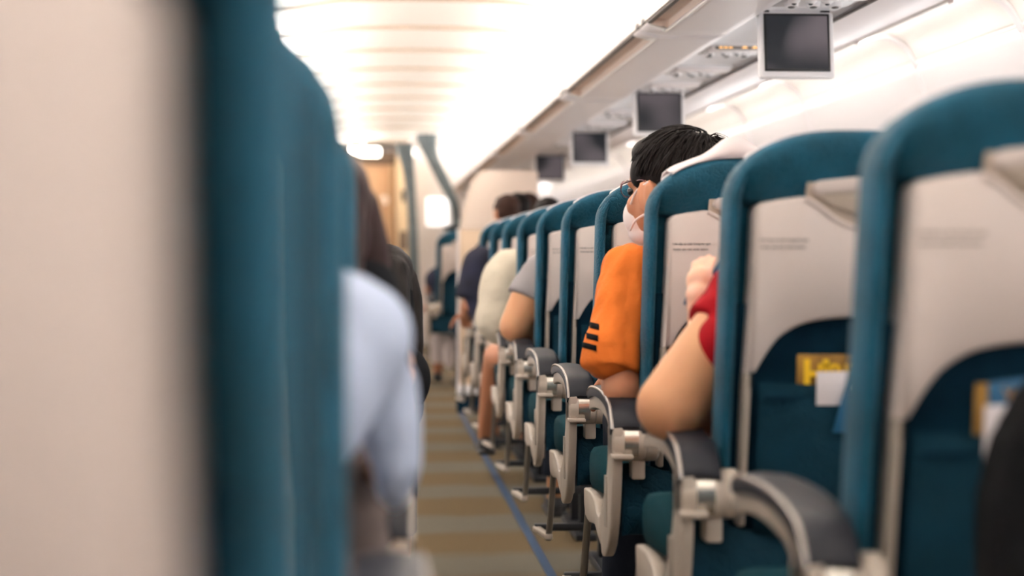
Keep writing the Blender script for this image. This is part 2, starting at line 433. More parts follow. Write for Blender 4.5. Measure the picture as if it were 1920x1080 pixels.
# backing behind doors so no light leaks + service channel + outboard underside + scoops
outb = arc2([(1.33, 1.618), (1.45, 1.632), (1.6, 1.668), (1.78, 1.735)], 4)
scoop = arc2([(1.78, 1.735), (1.84, 1.755), (1.90, 1.755), (1.96, 1.72), (2.0, 1.652)], 5)
for s, side in ((1, 'right'), (-1, 'left')):
    fx = (lambda x: x) if s > 0 else mir
    o = strip([(fx(x), z) for x, z in outb], 'trim_%d' % (3 if s > 0 else 4), 'bin'); o['kind'] = 'structure'
    o = strip([(fx(x), z) for x, z in ((1.072, 1.616), (1.075, 1.63), (1.2, 1.632), (1.322, 1.63), (1.328, 1.622))], 'trim_%d' % (5 if s > 0 else 6), 'panel'); o['kind'] = 'structure'
    for q, xx in enumerate((1.072, 1.327)):
        bm = bmesh.new(); box(bm, fx(xx)-.003, fx(xx)+.003, Y0, Y1, 1.609, 1.617)
        struct('trim_%d' % (7+q+(0 if s > 0 else 2)), bm, 'seam')
    o = strip([(fx(x), z+.0) for x, z in scoop], 'trim_%d' % (11 if s > 0 else 12), 'scoop'); o['kind'] = 'structure'
    for q, (xx, zz) in enumerate(((1.782, 1.726), (2.0, 1.648))):
        bm = bmesh.new(); tube(bm, [(fx(xx), Y0, zz), (fx(xx), Y1, zz)], .007, 8)
        struct('trim_%d' % (13+q+(0 if s > 0 else 2)), bm, 'trimw')
# ribs across the scoops and seams down the wall panels
JT = [-.7, .9, 2.5, 4.1, 5.54, 6.65, 8.42, 9.76, 11.3, 12.9, 14.5]
n_ = 17
for s in (1, -1):
    fx = (lambda x: x) if s > 0 else mir
    bm = bmesh.new()
    for jy in JT:
        rib = [(1.775, 1.726)]+[(x, z-.022) for x, z in scoop]+[(2.0, 1.64)]
        up = [(x, z+.012) for x, z in rib]
        loft(bm, [[(fx(x), y, z) for x, z in rib]+[(fx(x), y, z) for x, z in reversed(up)] for y in (jy, jy+.05)])
        w_ = [(x-.006, z) for x, z in wallp]
        for dy in (0, .03):
            loft(bm, [[(fx(x), y, z) for x, z in w_]+[(fx(x+.01), y, z) for x, z in reversed(wallp)] for y in (jy+dy, jy+dy+.006)])
    struct('trim_%d' % n_, bm, 'bin'); n_ += 1
    # side light strip tucked behind the scoop lip
    bm = bmesh.new(); box(bm, min(fx(1.80), fx(1.812)), max(fx(1.80), fx(1.812)), Y0, Y1, 1.734, 1.738)
    tag(obj('side_light', bm, 'lamp2'), 'thin lamp strip along the outer edge of the %s luggage bins' % ('right' if s > 0 else 'left'), 'light', 'side light strips')
# windows, both sides
wn = 1
for s in (1, -1):
    fx = (lambda x: x) if s > 0 else mir
    for jy in [.25+.533*i for i in range(-3, 20)]:
        bm = bmesh.new()
        ring = lambda k, xx: [(fx(xx), jy+.115*k*math.copysign(abs(math.cos(a))**.6, math.cos(a)), 1.12+.165*k*math.copysign(abs(math.sin(a))**.6, math.sin(a))) for a in [2*PI*i/20 for i in range(20)]]
        loft(bm, [ring(1.25, 2.068), ring(1.2, 2.078), ring(1.0, 2.068)], caps=False)
        w = struct('window_%d' % wn, bm, 'trimw'); wn += 1
        bm = bmesh.new(); bm.faces.new([bm.verts.new(p) for p in ring(1.0, 2.068)])
        obj('pane', bm, 'day', w)

# ================================================================ SEATS
SW = .46
def lean(z): return .22*(1.02-z)
def shear(o_bm):
    for v in o_bm.verts: v.co.y += lean(v.co.z)
    return o_bm
def back_outline(o, zb=.55):
    rx, rz = max(.165-o*1.2, .03), max(.1-o*.9, .02)
    zt = 1.113-o
    pts = [(o, zb+o), (o, .70), (o, .85)]
    N = 12
    for i in range(N+1):
        a = PI/2*i/N
        pts.append((o+rx-rx*math.cos(a)**(2/2.3), zt-rz+rz*math.sin(a)**(2/2.15)))
    pts.append((SW/2, zt+.003))
    L = pts[:-1]
    pts += [(SW-x, z) for x, z in reversed(L)]
    return pts
def make_seat(s, name_txt=True):
    """aisle seat; local x runs inboard from the aisle edge, y forward, z up"""
    X = lambda bm: ([setattr(v.co, 'x', v.co.x*s) for v in bm.verts], bm)[1]
    t = thing('aircraft_seat', '', 'seat')
    # upholstered back
    bm = bmesh.new()
    loops = [(.05, .098), (.03, .104), (.012, .096), (.002, .078), (0, .055), (0, .028), (.002, .012), (.006, .003), (.011, 0), (.016, .004), (.020, .014), (.0225, .032), (.024, .055), (.05, .055)]
    loft(bm, [[(x, y, z) for x, z in back_outline(o)] for o, y in loops])
    obj('backrest', X(shear(bm)), 'teal', t, 60)
    # headrest pad at the rear top
    bm = bmesh.new()
    N = 30; rings = []
    for i in range(N+1):
        u = i/N; uu = min(u, 1-u)*2
        x = .005+(SW-.010)*u
        d = min(x, SW-x)
        c_ = max(0, 1-d/.165)**(1/.93)
        zt = 1.0155+.1*max(0, 1-c_*c_)**.465
        zb = 1.002+.010*max(0, 1-d/.06) if d < .06 else 1.002
        zt = max(zt, zb+.02)
        yy = -.004 if 1 < i < N-1 else (.001 if 0 < i < N else .02)
        rings.append([(x, .05, zb), (x, .036, zb+.003), (x, yy+.020, zb+.012), (x, yy+.008, zb+.3*(zt-zb)+.01), (x, yy+.001, zt-.32*(zt-zb)), (x, yy+.001, zt-.012), (x, yy+.007, zt-.003), (x, .02, zt+.001), (x, .05, zt)])
    loft(bm, rings)
    obj('headrest', X(shear(bm)), 'teal', t, 80)
    # dark lining of the hollow and rear
    bm = bmesh.new(); box(bm, .023, SW-.023, .030, .056, .50, .86); obj('back_lining', X(shear(bm)), 'navy', t, bevel=.003)
    # beige shell
    half = [(.034, .757), (.036, .82), (.038, .90), (.038, .995), (.041, 1.004), (.05, 1.010), (.075, 1.015), (.105, 1.019), (.118, 1.018), (.133, 1.009), (.152, .993), (.175, .981), (.2, .975), (.23, .973)]
    low = [(.23, .842), (.2, .840), (.165, .838), (.137, .8345), (.115, .829), (.098, .820), (.082, .808), (.066, .786), (.055, .766), (.050, .757)]
    low = low[:1]+[(x, z) for x, z in arc2(low[1:], 2)]
    up = half
    poly = up+[(SW-x, z) for x, z in reversed(up[:-1])]
    dn = low
    poly2 = [(SW-x, z) for x, z in reversed(dn[1:])]+dn
    full = poly+poly2
    bm = bmesh.new()
    n = len(full)
    # two-sided plate with a soft rolled edge
    cx, cz = SW/2, .91
    def inset(k):
        out = []
        for i, (x, z) in enumerate(full):
            p, q = full[i-1], full[(i+1) % n]
            dx, dz = q[0]-p[0], q[1]-p[1]; L = math.hypot(dx, dz) or 1
            out.append((x+dz/L*k, z-dx/L*k))
        return out
    rg = [[(x, y, z) for x, z in inset(k)] for k, y in ((0, .044), (0, .004), (.002, -.001), (.006, -.004))]
    R = loft(bm, rg, caps=False)
    f = bm.faces.new(R[-1]); bm.faces.new(R[0])
    bmesh.ops.triangulate(bm, faces=[f])
    obj_shell = obj('seat_shell', X(shear(bm)), 'shell', t, 50)
    # bowl behind the hook flap
    bm = bmesh.new(); box(bm, .115, SW-.115, .006, .012, .955, 1.04); obj('bowl', X(shear(bm)), 'shell2', t)
    bm = bmesh.new()
    tube(bm, arcpts([(x, -.0025, z) for x, z in [(.112, 1.015), (.133, 1.004), (.152, .989), (.175, .977), (.2, .971), (.23, .969), (.26, .971), (.285, .977), (.308, .989), (.327, 1.004), (.348, 1.015)]], 3), .0045, 8)
    obj('bowl_rim', X(shear(bm)), 'shell', t, 60)
    # half-moon flap: lip, lower leaf, latch
    bm = bmesh.new()
    lp = [(.121, 1.028), (.123, 1.037), (.132, 1.042), (.18, 1.047), (.23, 1.049), (.28, 1.047), (.328, 1.042), (.337, 1.037), (.339, 1.028), (.332, 1.021), (.28, 1.026), (.23, 1.028), (.18, 1.026), (.128, 1.021)]
    extrude_y(bm, lp, -.008, .012); fl = obj('tray_flap', X(shear(bm)), 'shell', t, 40, bevel=.003)
    bm = bmesh.new()
    lf = arc2([(.130, 1.021), (.145, 1.010), (.17, .999), (.2, .992), (.23, .990), (.26, .992), (.29, .999), (.315, 1.010), (.33, 1.021)], 3)+[(.23, 1.028)]
    extrude_y(bm, lf, -.006, .010); obj('leaf', X(shear(bm)), 'shell2', fl, 40, bevel=.002)
    bm = bmesh.new(); box(bm, .209, .251, -.016, .004, .968, 1.022); obj('tray_latch', X(shear(bm)), 'shell', t, bevel=.006, seg=3)
    # side rails
    for a in (0, 1):
        bm = bmesh.new()
        x0 = .033 if not a else SW-.044
        box(bm, x0, x0+.011, -.004, .035, .52, .757); o = obj('side_rail', X(shear(bm)), 'rail', t, bevel=.003)
        bm = bmesh.new(); box(bm, x0+.009, x0+.013, -.005, .004, .735, .757); obj('clip', X(shear(bm)), 'black', o)
    # pocket
    bm = bmesh.new()
    out = [(.014, .50), (-.018, .508), (-.026, .55), (-.026, .62), (-.020, .70), (-.012, .742)]
    inn = [(-.008, .742), (-.016, .70), (-.022, .62), (-.022, .55), (-.014, .515), (.014, .508)]
    N = 16; rings = []
    for i in range(N+1):
        u = i/N; x = .058+(SW-.116)*u; w = min(1, 6*min(u, 1-u)+.0)
        sag = -.004*math.sin(PI*u)
        rings.append([(x, .014+(y-.014)*(.35+.65*w), z+(sag if z > .6 else 0)) for y, z in out+inn])
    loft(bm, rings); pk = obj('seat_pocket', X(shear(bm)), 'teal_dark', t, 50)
    bm = bmesh.new(); box(bm, .062, SW-.062, -.016, -.010, .716, .722)
    obj('hem', X(shear(bm)), 'navy', pk)
    # lower skirt of the back
    bm = bmesh.new(); N = 24; rings = []
    for i in range(N+1):
        x = -.036+(SW+.036)*i/N
        zt = .527-.012*math.sin(min(1, i/9)*PI)+.006*math.sin(i*.9)
        y = .118+.004*math.sin(i*1.3)
        rings.append([(x, y, .385+.004*math.sin(i)), (x, y-.012, .43), (x, y-.006, .49), (x, y, zt), (x, y+.012, zt), (x, y+.014, .385)])
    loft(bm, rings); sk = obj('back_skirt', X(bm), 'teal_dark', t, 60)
    # seat cushion
    bm = bmesh.new()
    prof = [(.17, .445), (.17, .49), (.20, .512), (.3, .515), (.45, .524), (.53, .52), (.56, .50), (.565, .47), (.55, .44), (.5, .43)]
    loft(bm, [[(x, .36+(y-.36)*k, .47+(z-.47)*k) for y, z in prof] for x, k in ((-.052, .8), (-.042, .95), (-.02, 1), (SW-.02, 1), (SW, .95), (SW+.005, .8))])
    obj('seat_cushion', X(bm), 'green', t, 70)
    bm = bmesh.new(); box(bm, -.03, SW, .18, .52, .395, .43); obj('seat_pan', X(bm), 'dark_metal', t)
    # side panel: spar and foot
    bm = bmesh.new()
    sp = [(.05, .604), (.052, .56), (.060, .50), (.085, .425), (.13, .362), (.185, .335), (.225, .333), (.24, .352), (.33, .376), (.44, .366), (.50, .370), (.515, .39), (.52, .428), (.40, .434), (.33, .424), (.295, .402), (.262, .400), (.215, .432), (.155, .49), (.125, .55), (.125, .60), (.09, .612)]
    sp = [(y, z) for y, z in arc2(sp+[sp[0]], 2)][:-1]
    extrude_x(bm, sp, -.063, -.043)
    ft = [(.235, .350), (.33, .378), (.44, .368), (.50, .372), (.517, .395), (.522, .430), (.40, .436), (.335, .426), (.30, .405), (.262, .401), (.235, .418)]
    extrude_x(bm, ft, -.0645, -.028); spar = obj('side_panel', X(bm), 'arm_body', t, 45, bevel=.004)
    bm = bmesh.new(); box(bm, -.066, -.024, .036, .07, .543, .552); obj('ledge', X(bm), 'arm_body', spar, bevel=.003)
    bm = bmesh.new(); box(bm, -.0655, -.060, .13, .16, .40, .50); obj('groove', X(bm), 'rail', spar)
    # pivot hub
    bm = bmesh.new()
    tube(bm, [(-.063, .086, .573), (-.058, .086, .573), (.0, .086, .573), (.003, .086, .573), (.006, .086, .573), (.024, .086, .573), (.030, .086, .573)], [.034, .038, .038, .035, .038, .038, .030], 28)
    hub = obj('armrest_hub', X(bm), 'arm_body', t, 40)
    bm = bmesh.new()
    rings = []
    for x in (-.040, -.012):
        rings.append([(x, .086-(.0395 if k < 9 else .036)*math.cos(a), .573+(.0395 if k < 9 else .036)*math.sin(a)) for k, a in enumerate([-.75+1.5*i/8 for i in range(9)]+[.75-1.5*i/8 for i in range(9)])])
    loft(bm, rings); obj('hub_plate', X(bm), 'silver', hub, 60)
    bm = bmesh.new(); box(bm, -.022, .004, .075, .12, .50, .548); obj('bracket', X(bm), 'arm_body', t, bevel=.004)
    # armrest
    top = arc2([(.050, .598), (.056, .613), (.085, .640), (.14, .652), (.22, .659), (.32, .659), (.40, .654), (.438, .644), (.445, .634)], 3)
    bot = arc2([(.436, .630), (.38, .638), (.30, .644), (.22, .643), (.14, .634), (.09, .612), (.066, .588)], 3)
    bm = bmesh.new()
    rings = []
    N = 8
    pol = top+bot
    for x, k in ((-.066, .0), (-.064, .003), (-.058, .005), (-.036, .0075), (-.012, .005), (-.005, .003), (-.003, 0)):
        rings.append([(x, y, z+(k if i < len(top) else 0)) for i, (y, z) in enumerate(pol)])
    loft(bm, rings); arm = obj('armrest', X(bm), 'arm_cap', t, 50)
    bm = bmesh.new(); tube(bm, [(-.064, y, z+.002) for y, z in top], .0035, 8); obj('rim', X(bm), 'arm_rim', arm, 60)
    bm = bmesh.new()
    b2 = [(y, z+.003) for y, z in bot]+[(.075, .565)]+[(y+.018, z-.026) for y, z in reversed(bot)]
    extrude_x(bm, b2, -.061, -.010); obj('web', X(bm), 'arm_body', arm, 50, bevel=.003)
    # baggage bar
    bm = bmesh.new()
    tube(bm, arcpts([(-.046, .50, .425), (-.048, .55, .405), (-.046, .60, .35), (-.046, .645, .28), (-.047, .675, .22), (-.050, .685, .185), (-.052, .682, .17)], 4), .0085, 10)
    bar = obj('baggage_bar', X(bm), 'steel', t, 60)
    bm = bmesh.new(); loft(bm, [[(x, y, z) for x, z in ((x0-.008, .172), (x0+.012, .172), (x0+.012, .186), (x0-.008, .186))] for x0, y in ((-.052, .675), (-.072, .835))]); obj('end_plate', X(bm), 'arm_body', bar, bevel=.002)
    bm = bmesh.new(); box(bm, -.075, SW, .825, .85, .172, .192); obj('cross_bar', X(bm), 'dark_metal', bar, bevel=.003)
    # legs
    for y0 in (.20, .48):
        bm = bmesh.new(); extrude_x(bm, [(y0, .40), (y0+.03, .40), (y0+.06, .02), (y0+.02, .02)], .16, .19); obj('leg', X(bm), 'dark_metal', t, bevel=.004)
    bm = bmesh.new(); box(bm, .14, .21, .16, .62, 0, .022); obj('floor_rail', X(bm), 'dark_metal', t, bevel=.004)
    # white cloth over the front of the headrest
    bm = bmesh.new()
    path = [(.055, 1.117), (.072, 1.116), (.090, 1.108), (.106, 1.085), (.110, 1.03), (.108, .93)]
    def ztop(x):
        c_ = max(0, 1-min(x, SW-x)/.165)**(1/.93); return 1.013+.1*max(0, 1-c_*c_)**.465-1.113
    loft(bm, [[(x, y, z+ztop(x)+.002) for y, z in path]+[(x, y-.006, z+ztop(x)-.006) for y, z in reversed(path)] for x in [.035+(SW-.07)*i/18 for i in range(19)]])
    obj('headrest_cover', X(shear(bm)), 'cover', t, 60)
    # printed notice on the shell (reads the same on both sides of the aisle)
    x0 = .045 if s > 0 else -(SW-.045)
    for ln, dz, dx in (('Thắt dây an toàn trong khi ngồi', .9535, 0), ('Fasten seat belt while seated.', .9430, .003)):
        text_mesh('printed_notice', ln, .0093*.58/.58*.62*1.0, 'print', t, (x0+dx, -.0046+lean(dz), dz), RX90, ext=.00015)
    return t
seatR = make_seat(1); seatL = make_seat(-1)
ROWS = [1.87+.79*i for i in range(10)]
rl = ['nearest teal aisle seat on the right, a booklet with gold print in its pocket',
      'teal aisle seat holding the yellow lettered magazine, behind the passenger in red',
      'aisle seat with a crumpled white cloth on top, behind the man in the orange shirt',
      'aisle seat ahead of the man in orange, notice sharp and half hidden by his mask',
      'second aisle seat ahead of the man in the orange shirt',
      'aisle seat on the right directly behind the passenger in the grey shirt',
      'aisle seat on the right directly behind the passenger in the cream shirt',
      'aisle seat on the right just ahead of the passenger in the cream shirt',
      'aisle seat on the right directly behind the passenger in the dark navy shirt',
      'farthest aisle seat on the right, last before the beige bulkhead']
SR = []
for i, y in enumerate(ROWS):
    o = seatR if i == 0 else copy_tree(seatR)
    o.location = (.52, y, 0); o['label'] = rl[i]; o['group'] = 'teal aisle seats right of the aisle'; SR.append(o)
ll = ['huge blurred aisle seat whose beige shell fills the left side of the picture',
      'left aisle seat directly behind the passenger in the pale blue shirt',
      'left aisle seat directly behind the long haired passenger in the black shirt',
      'left aisle seat, a sliver with stitched edge, ahead of the long haired passenger in black',
      'left aisle seat, thin blue sliver second ahead of the auburn haired passenger',
      'left aisle seat directly behind the bent head of black hair']
LROWS = [.50+.79*i for i in range(6)]
for i, y in enumerate(LROWS):
    o = seatL if i == 0 else copy_tree(seatL)
    o.location = (-.0195, y, 0); o['label'] = ll[i]; o['group'] = 'teal aisle seats left of the aisle'

# ================================================================ CAMERA
cam = bpy.data.cameras.new('camera'); co = bpy.data.objects.new('camera', cam); COL.objects.link(co)
cam.sensor_width = 36; cam.lens = FPX/1920*36
co.location = (0, 0, CAMZ); co.rotation_euler = (PI/2, 0, -YAW)
cam.shift_y = -58/1920
cam.clip_start = .02; cam.clip_end = 60
cam.dof.use_dof = True; cam.dof.focus_distance = 4.2; cam.dof.aperture_fstop = 2.5; cam.dof.aperture_blades = 0
SC.camera = co
w = bpy.data.worlds.new('world'); SC.world = w; w.use_nodes = True
w.node_tree.nodes['Background'].inputs[0].default_value = (.75, .85, 1, 1); w.node_tree.nodes['Background'].inputs[1].default_value = 1
SC.view_settings.view_transform = 'Standard'; SC.view_settings.look = 'None'
SC.view_settings.exposure = .7; SC.view_settings.gamma = 1; SC.view_settings.use_curve_mapping = False
SC.cycles.max_bounces = 10; SC.cycles.diffuse_bounces = 6; SC.cycles.use_denoising = True
SC.cycles.sample_clamp_indirect = 6

# ================================================================ CLOSED BIN BODY (keeps the cove light off the service channel)
for s, side in ((1, 'right'), (-1, 'left')):
    fx = (lambda x: x) if s > 0 else mir
    o = strip([(fx(x), z) for x, z in [(.975, 1.95), (1.1, 1.955), (1.11, 2.09)]], 'trim_%d' % n_, 'wall'); o['kind'] = 'structure'; n_ += 1
    o = strip([(fx(x), z) for x, z in [(.99, 1.94), (.85, 1.66), (1.33, 1.65), (1.78, 1.76), (2.03, 1.80)]], 'trim_%d' % n_, 'wall'); o['kind'] = 'structure'; n_ += 1

# ================================================================ HANGING SCREENS
def screen(Y, seed, label):
    t = thing('hanging_screen', label, 'screen', (1.19, Y, 1.62), 'drop-down screens along the right service channel')
    x0, x1 = 1.083, 1.297
    bm = bmesh.new(); box(bm, x0, x1, Y, Y+.035, 1.432, 1.622)
    tilt = lambda b: ([setattr(v.co, 'y', v.co.y-(1.622-v.co.z)*.12) for v in b.verts], b)[1]
    obj('housing', tilt(bm), 'panel', t, bevel=.008, seg=3)
    bm = bmesh.new(); box(bm, x0+.013, x1-.013, Y-.004, Y+.003, 1.452, 1.617); f = obj('bezel', tilt(bm), 'black', t, bevel=.002)
    bm = bmesh.new(); box(bm, x0+.020, x1-.020, Y-.0055, Y, 1.459, 1.610); obj('display', tilt(bm), screen_mat(seed), t)
    for xx in (x0+.02, x1-.02):
        bm = bmesh.new(); tube(bm, [(xx-.012, Y+.018, 1.625), (xx+.012, Y+.018, 1.625)], .008, 10); obj('hinge', bm, 'black', t)
screen(5.12, 1, 'nearest and largest drop-down screen, dark painted reflection with a pale patch low right')
screen(7.62, 4, 'second drop-down screen, just above the head of the man in orange')
screen(10.1, 9, 'third drop-down screen, near black, left of the man in orange')
screen(12.4, 5, 'smallest and farthest drop-down screen, above the row of dark haired heads')

# ================================================================ SERVICE UNITS IN THE CHANNEL
def service_unit(Y, label, sign):
    t = thing('service_unit', label, 'service unit', (1.2, Y, 1.63), 'overhead service units on the right')
    bm = bmesh.new(); box(bm, 1.085, 1.315, Y, Y+.30, 1.622, 1.634); obj('plate', bm, 'panel', t, bevel=.002)
    bm = bmesh.new(); box(bm, 1.10, 1.30, Y+.012, Y+.075, 1.608, 1.626)
    sg = obj('sign_panel', bm, 'nozzle' if False else 'bin', t, bevel=.008, seg=3)
    if sign:
        bm = bmesh.new(); box(bm, 1.118, 1.282, Y+.009, Y+.014, 1.611, 1.622); ob = obj('sign_window', bm, 'nozzle', sg, bevel=.002)
        # no smoking and fasten seat belt pictograms
        bm = bmesh.new()
        for k in range(3):
            box(bm, 1.130+k*.016, 1.142+k*.016, Y+.0075, Y+.0095, 1.6145, 1.6185)
        obj('lit_letters', bm, 'amber', sg)
        for cx in (1.215, 1.248):
            bm = bmesh.new(); box(bm, cx-.010, cx+.010, Y+.0075, Y+.0095, 1.6150, 1.6175); sph(bm, (cx, Y+.0085, 1.6178), (.005, .001, .003), sub=2)
            obj('lit_pictogram', bm, 'amber', sg)
    for k, xx in enumerate((1.12, 1.165, 1.21)):
        bm = bmesh.new(); tube(bm, [(xx, Y+.12, 1.625), (xx, Y+.12, 1.612), (xx, Y+.12, 1.606)], [.017, .016, .009], 16); n2 = obj('air_nozzle', bm, 'panel', t, 50)
        bm = bmesh.new(); sph(bm, (xx, Y+.12, 1.606), (.007, .007, .004), sub=2); obj('nozzle_tip', bm, 'black', n2)
    for k, xx in enumerate((1.25, 1.275)):
        bm = bmesh.new(); tube(bm, [(xx, Y+.12, 1.625), (xx, Y+.12, 1.616)], [.011, .009], 12); obj('call_button', bm, 'nozzle', t, 50)
    for k, xx in enumerate((1.13, 1.19, 1.25)):
        bm = bmesh.new(); tube(bm, [(xx, Y+.2, 1.625), (xx, Y+.195, 1.606)], [.022, .017], 16); l = obj('reading_lamp', bm, 'panel', t, 50)
        bm = bmesh.new(); sph(bm, (xx, Y+.194, 1.607), (.011, .011, .004), sub=2); obj('lens', bm, 'nozzle', l)
service_unit(4.72, 'service unit with lit amber signs directly over the nearest screen', True)
service_unit(5.95, 'service unit with a faint amber sign left of the nearest screen', True)
service_unit(6.62, 'plain service unit between the first and second screens, second from the front', False)
service_unit(7.25, 'plain service unit just above and left of the second screen top', False)
service_unit(8.6, 'service unit beyond the second screen, left of it', False)
service_unit(9.4, 'service unit just before the third screen', False)
service_unit(11.0, 'service unit between the third and fourth screens', False)

# ================================================================ BULKHEAD AFTER THE LAST ROW
t = thing('bulkhead', 'beige bulkhead with curved top behind the last teal seats', 'bulkhead', (.8, 11.0, 0))
bm = bmesh.new()
lowp = [(.515, .16), (.515, 1.095), (1.9, 1.095), (1.9, .16)]
extrude_y(bm, lowp, 11.0, 11.05); obj('lower_panel', bm, 'part2', t, bevel=.004)
bm = bmesh.new()
upp = arc2([(.515, 1.10), (.53, 1.18), (.562, 1.30), (.60, 1.40), (.66, 1.445), (.80, 1.45), (.96, 1.45)], 4)+[(.985, 1.44), (.985, 1.10)]
extrude_y(bm, upp, 11.0, 11.04); obj('upper_panel', bm, 'part', t, 40, bevel=.006)
bm = bmesh.new(); box(bm, .502, .515, 10.99, 11.06, .1, 1.10); obj('edge_strip', bm, 'bin', t, bevel=.003)
bm = bmesh.new(); box(bm, .50, 1.82, 10.97, 11.09, .0, .11); obj('foot_box', bm, 'navy', t, bevel=.006)
bm = bmesh.new(); box(bm, .50, 1.82, 10.96, 11.10, .11, .165); obj('foot_cap', bm, 'panel', t, bevel=.006)

# ================================================================ FORWARD END: lavatory, curtains, vestibule wall
t = thing('lavatory', 'tan lavatory wall with a dark header at the far end left of the aisle', 'lavatory', (-.3, 19.3, 0))
bm = bmesh.new(); box(bm, -1.3, .235, 19.4, 20.4, 0, 1.90); obj('wall', bm, 'tan', t)
bm = bmesh.new(); box(bm, -1.3, .235, 19.36, 20.4, 1.90, 2.04); obj('header', bm, 'brown', t, bevel=.004)
bm = bmesh.new(); box(bm, -.45, .17, 19.37, 19.4, .05, 1.84); dr = obj('door', bm, 'tan', t, bevel=.004)
bm = bmesh.new(); tube(bm, [(.115, 19.368, 1.53), (.115, 19.362, 1.53)], [.05, .05], 20); obj('round_sign', bm, 'part', dr)
bm = bmesh.new(); box(bm, .14, .155, 19.34, 19.37, 1.0, 1.06); obj('latch', bm, 'steel', dr)
bm = bmesh.new(); box(bm, .175, .195, 19.365, 19.4, 0, 1.9); obj('door_frame', bm, 'tan2', t)
t = thing('galley_unit', 'narrow cream galley column between the lavatory and the grey curtain', 'galley', (.3, 19.2, 0))
bm = bmesh.new(); box(bm, .24, .40, 19.1, 20.3, 0, 1.98); obj('body', bm, 'tan2', t, bevel=.004)
bm = bmesh.new(); box(bm, .29, .325, 19.09, 19.1, 1.5, 1.62); obj('recess', bm, 'black', t)
bm = bmesh.new(); box(bm, .27, .345, 19.085, 19.1, 1.0, 1.2); obj('drawer', bm, 'brown', t)
t = thing('vestibule_wall', 'white wall with a bright square beyond the right hand curtain', 'wall panel', (.7, 19.5, 0))
bm = bmesh.new(); box(bm, .42, 1.9, 19.5, 19.56, 0, 2.1); obj('wall', bm, 'wall', t)
bm = bmesh.new(); box(bm, .56, .80, 19.485, 19.5, 1.26, 1.56); obj('glow_square', bm, 'lamp4', t, bevel=.02, seg=3)  # brighter square, set to glow by itself
def curtain(name, label, sections):
    """sections: (z, x centre, width, y)"""
    bm = bmesh.new(); rings = []
    N = 40
    for z, xc, w_, yy in sections:
        r = []
        for i in range(N+1):
            u = i/N
            r.append((xc+w_*(u-.5), yy+.035*math.sin(u*PI*2*4+z)*(.4+.6*min(1, w_/.2)), z))
        rings.append(r)
    loft(bm, rings, closed=False)
    o = obj(name, bm, 'curt', None, 60)
    md = o.modifiers.new('t', 'SOLIDIFY'); md.thickness = .012
    return tag(o, label, 'curtain', 'grey cabin curtains')
def sm(secs, k=4):
    a = arcpts([(s_[0], s_[1], s_[2]) for s_ in secs], k); b_ = arcpts([(s_[3], 0, 0) for s_ in secs], k)
    return [(p.x, p.y, p.z, q.x) for p, q in zip(a, b_)]
curtain('curtain', 'grey curtain gathered from the ceiling and swept to the right over the aisle', sm([(2.07, .505, .20, 17), (2.0, .50, .17, 17), (1.85, .545, .11, 17), (1.65, .64, .10, 17), (1.5, .71, .075, 17), (1.38, .755, .06, 17), (1.2, .765, .06, 17), (.9, .77, .10, 17), (.1, .78, .14, 17)]))
curtain('curtain', 'grey curtain hanging straight down beside the tan lavatory', sm([(2.02, .305, .16, 17.6), (1.9, .315, .13, 17.6), (1.7, .345, .09, 17.6), (1.4, .365, .07, 17.6), (1.0, .38, .08, 17.6), (.1, .385, .10, 17.6)]))
bm = bmesh.new(); tube(bm, [(-.8, 17.3, 2.075), (1.3, 17.3, 2.075)], .012, 10)
tag(obj('curtain_rail', bm, 'bin'), 'white curtain rail under the ceiling above the grey curtains', 'rail')
for x0, x1, yy, zz, lb in ((-.28, .07, 18.8, 2.0, 'long bright ceiling lamp in front of the dark lavatory header'), (.38, .42, 18.8, 2.0, 'small round bright lamp between the two grey curtains')):
    bm = bmesh.new(); tube(bm, [(x0, yy, zz), (x0+.01, yy, zz), (x1-.01, yy, zz), (x1, yy, zz)], [.03, .045, .045, .03], 14)
    vl = thing('vestibule_light', lb, 'light', ((x0+x1)/2, yy, 2.1))
    obj('lamp', bm, 'lamp3', vl, 60)
    bm = bmesh.new(); box(bm, (x0+x1)/2-.02, (x0+x1)/2+.02, yy-.02, yy+.02, 2.03, 2.150); obj('mount', bm, 'bin', vl)

# ================================================================ THINGS IN THE SEAT POCKETS
def card(name, label, cat, m, quad, th=.004, group=None, parent=None):
    """quad: four (px, py, Y) corners measured in the cabin; built as a thin solid"""
    bm = bmesh.new()
    q = [at(*p) for p in quad]
    n = (q[1]-q[0]).cross(q[3]-q[0]).normalized()*th
    loft(bm, [q, [p+n for p in q]])
    o = obj(name, bm, m, parent, bevel=.0008)
    if parent is None: tag(o, label, cat, group)
    return o
yS2 = ROWS[1]+.052
yS1 = ROWS[0]+.052
t = thing('magazine', 'yellow lettered bronze magazine in the pocket behind the passenger in red', 'magazine', at(1545, 735, yS2+.02))
card('cover', '', '', 'gold', [(1492, 800, yS2+.026), (1602, 800, yS2+.026), (1602, 664, yS2+.006), (1494, 664, yS2+.006)], .006, parent=t)
Lm = at(1504, 727, yS2)
rot = RX90
text_mesh('lettering', 'H', .060, 'yellow', t, tuple(Lm), RX90, ext=.0006, bold=.0016)
Lm = at(1532, 714, yS2)
text_mesh('lettering', 'ERITAGE', .036, 'yellow', t, tuple(Lm), RX90, ext=.0006, bold=.0008)
card('paper_slip', 'white slip of paper in front of the yellow lettered magazine', 'paper', 'whitecard', [(1530, 760, yS2-.002), (1580, 760, yS2-.002), (1591, 696, yS2-.010), (1531, 697, yS2-.010)], .001)
card('booklet', 'tilted teal booklet beside the yellow lettered magazine', 'booklet', 'bluecard', [(1560, 810, yS2+.0), (1640, 812, yS2+.0), (1668, 625, yS2-.014), (1613, 628, yS2-.014)], .005)
bm = bmesh.new(); sph(bm, at(1608, 727, yS2-.012), (.014, .007, .009), sub=3)
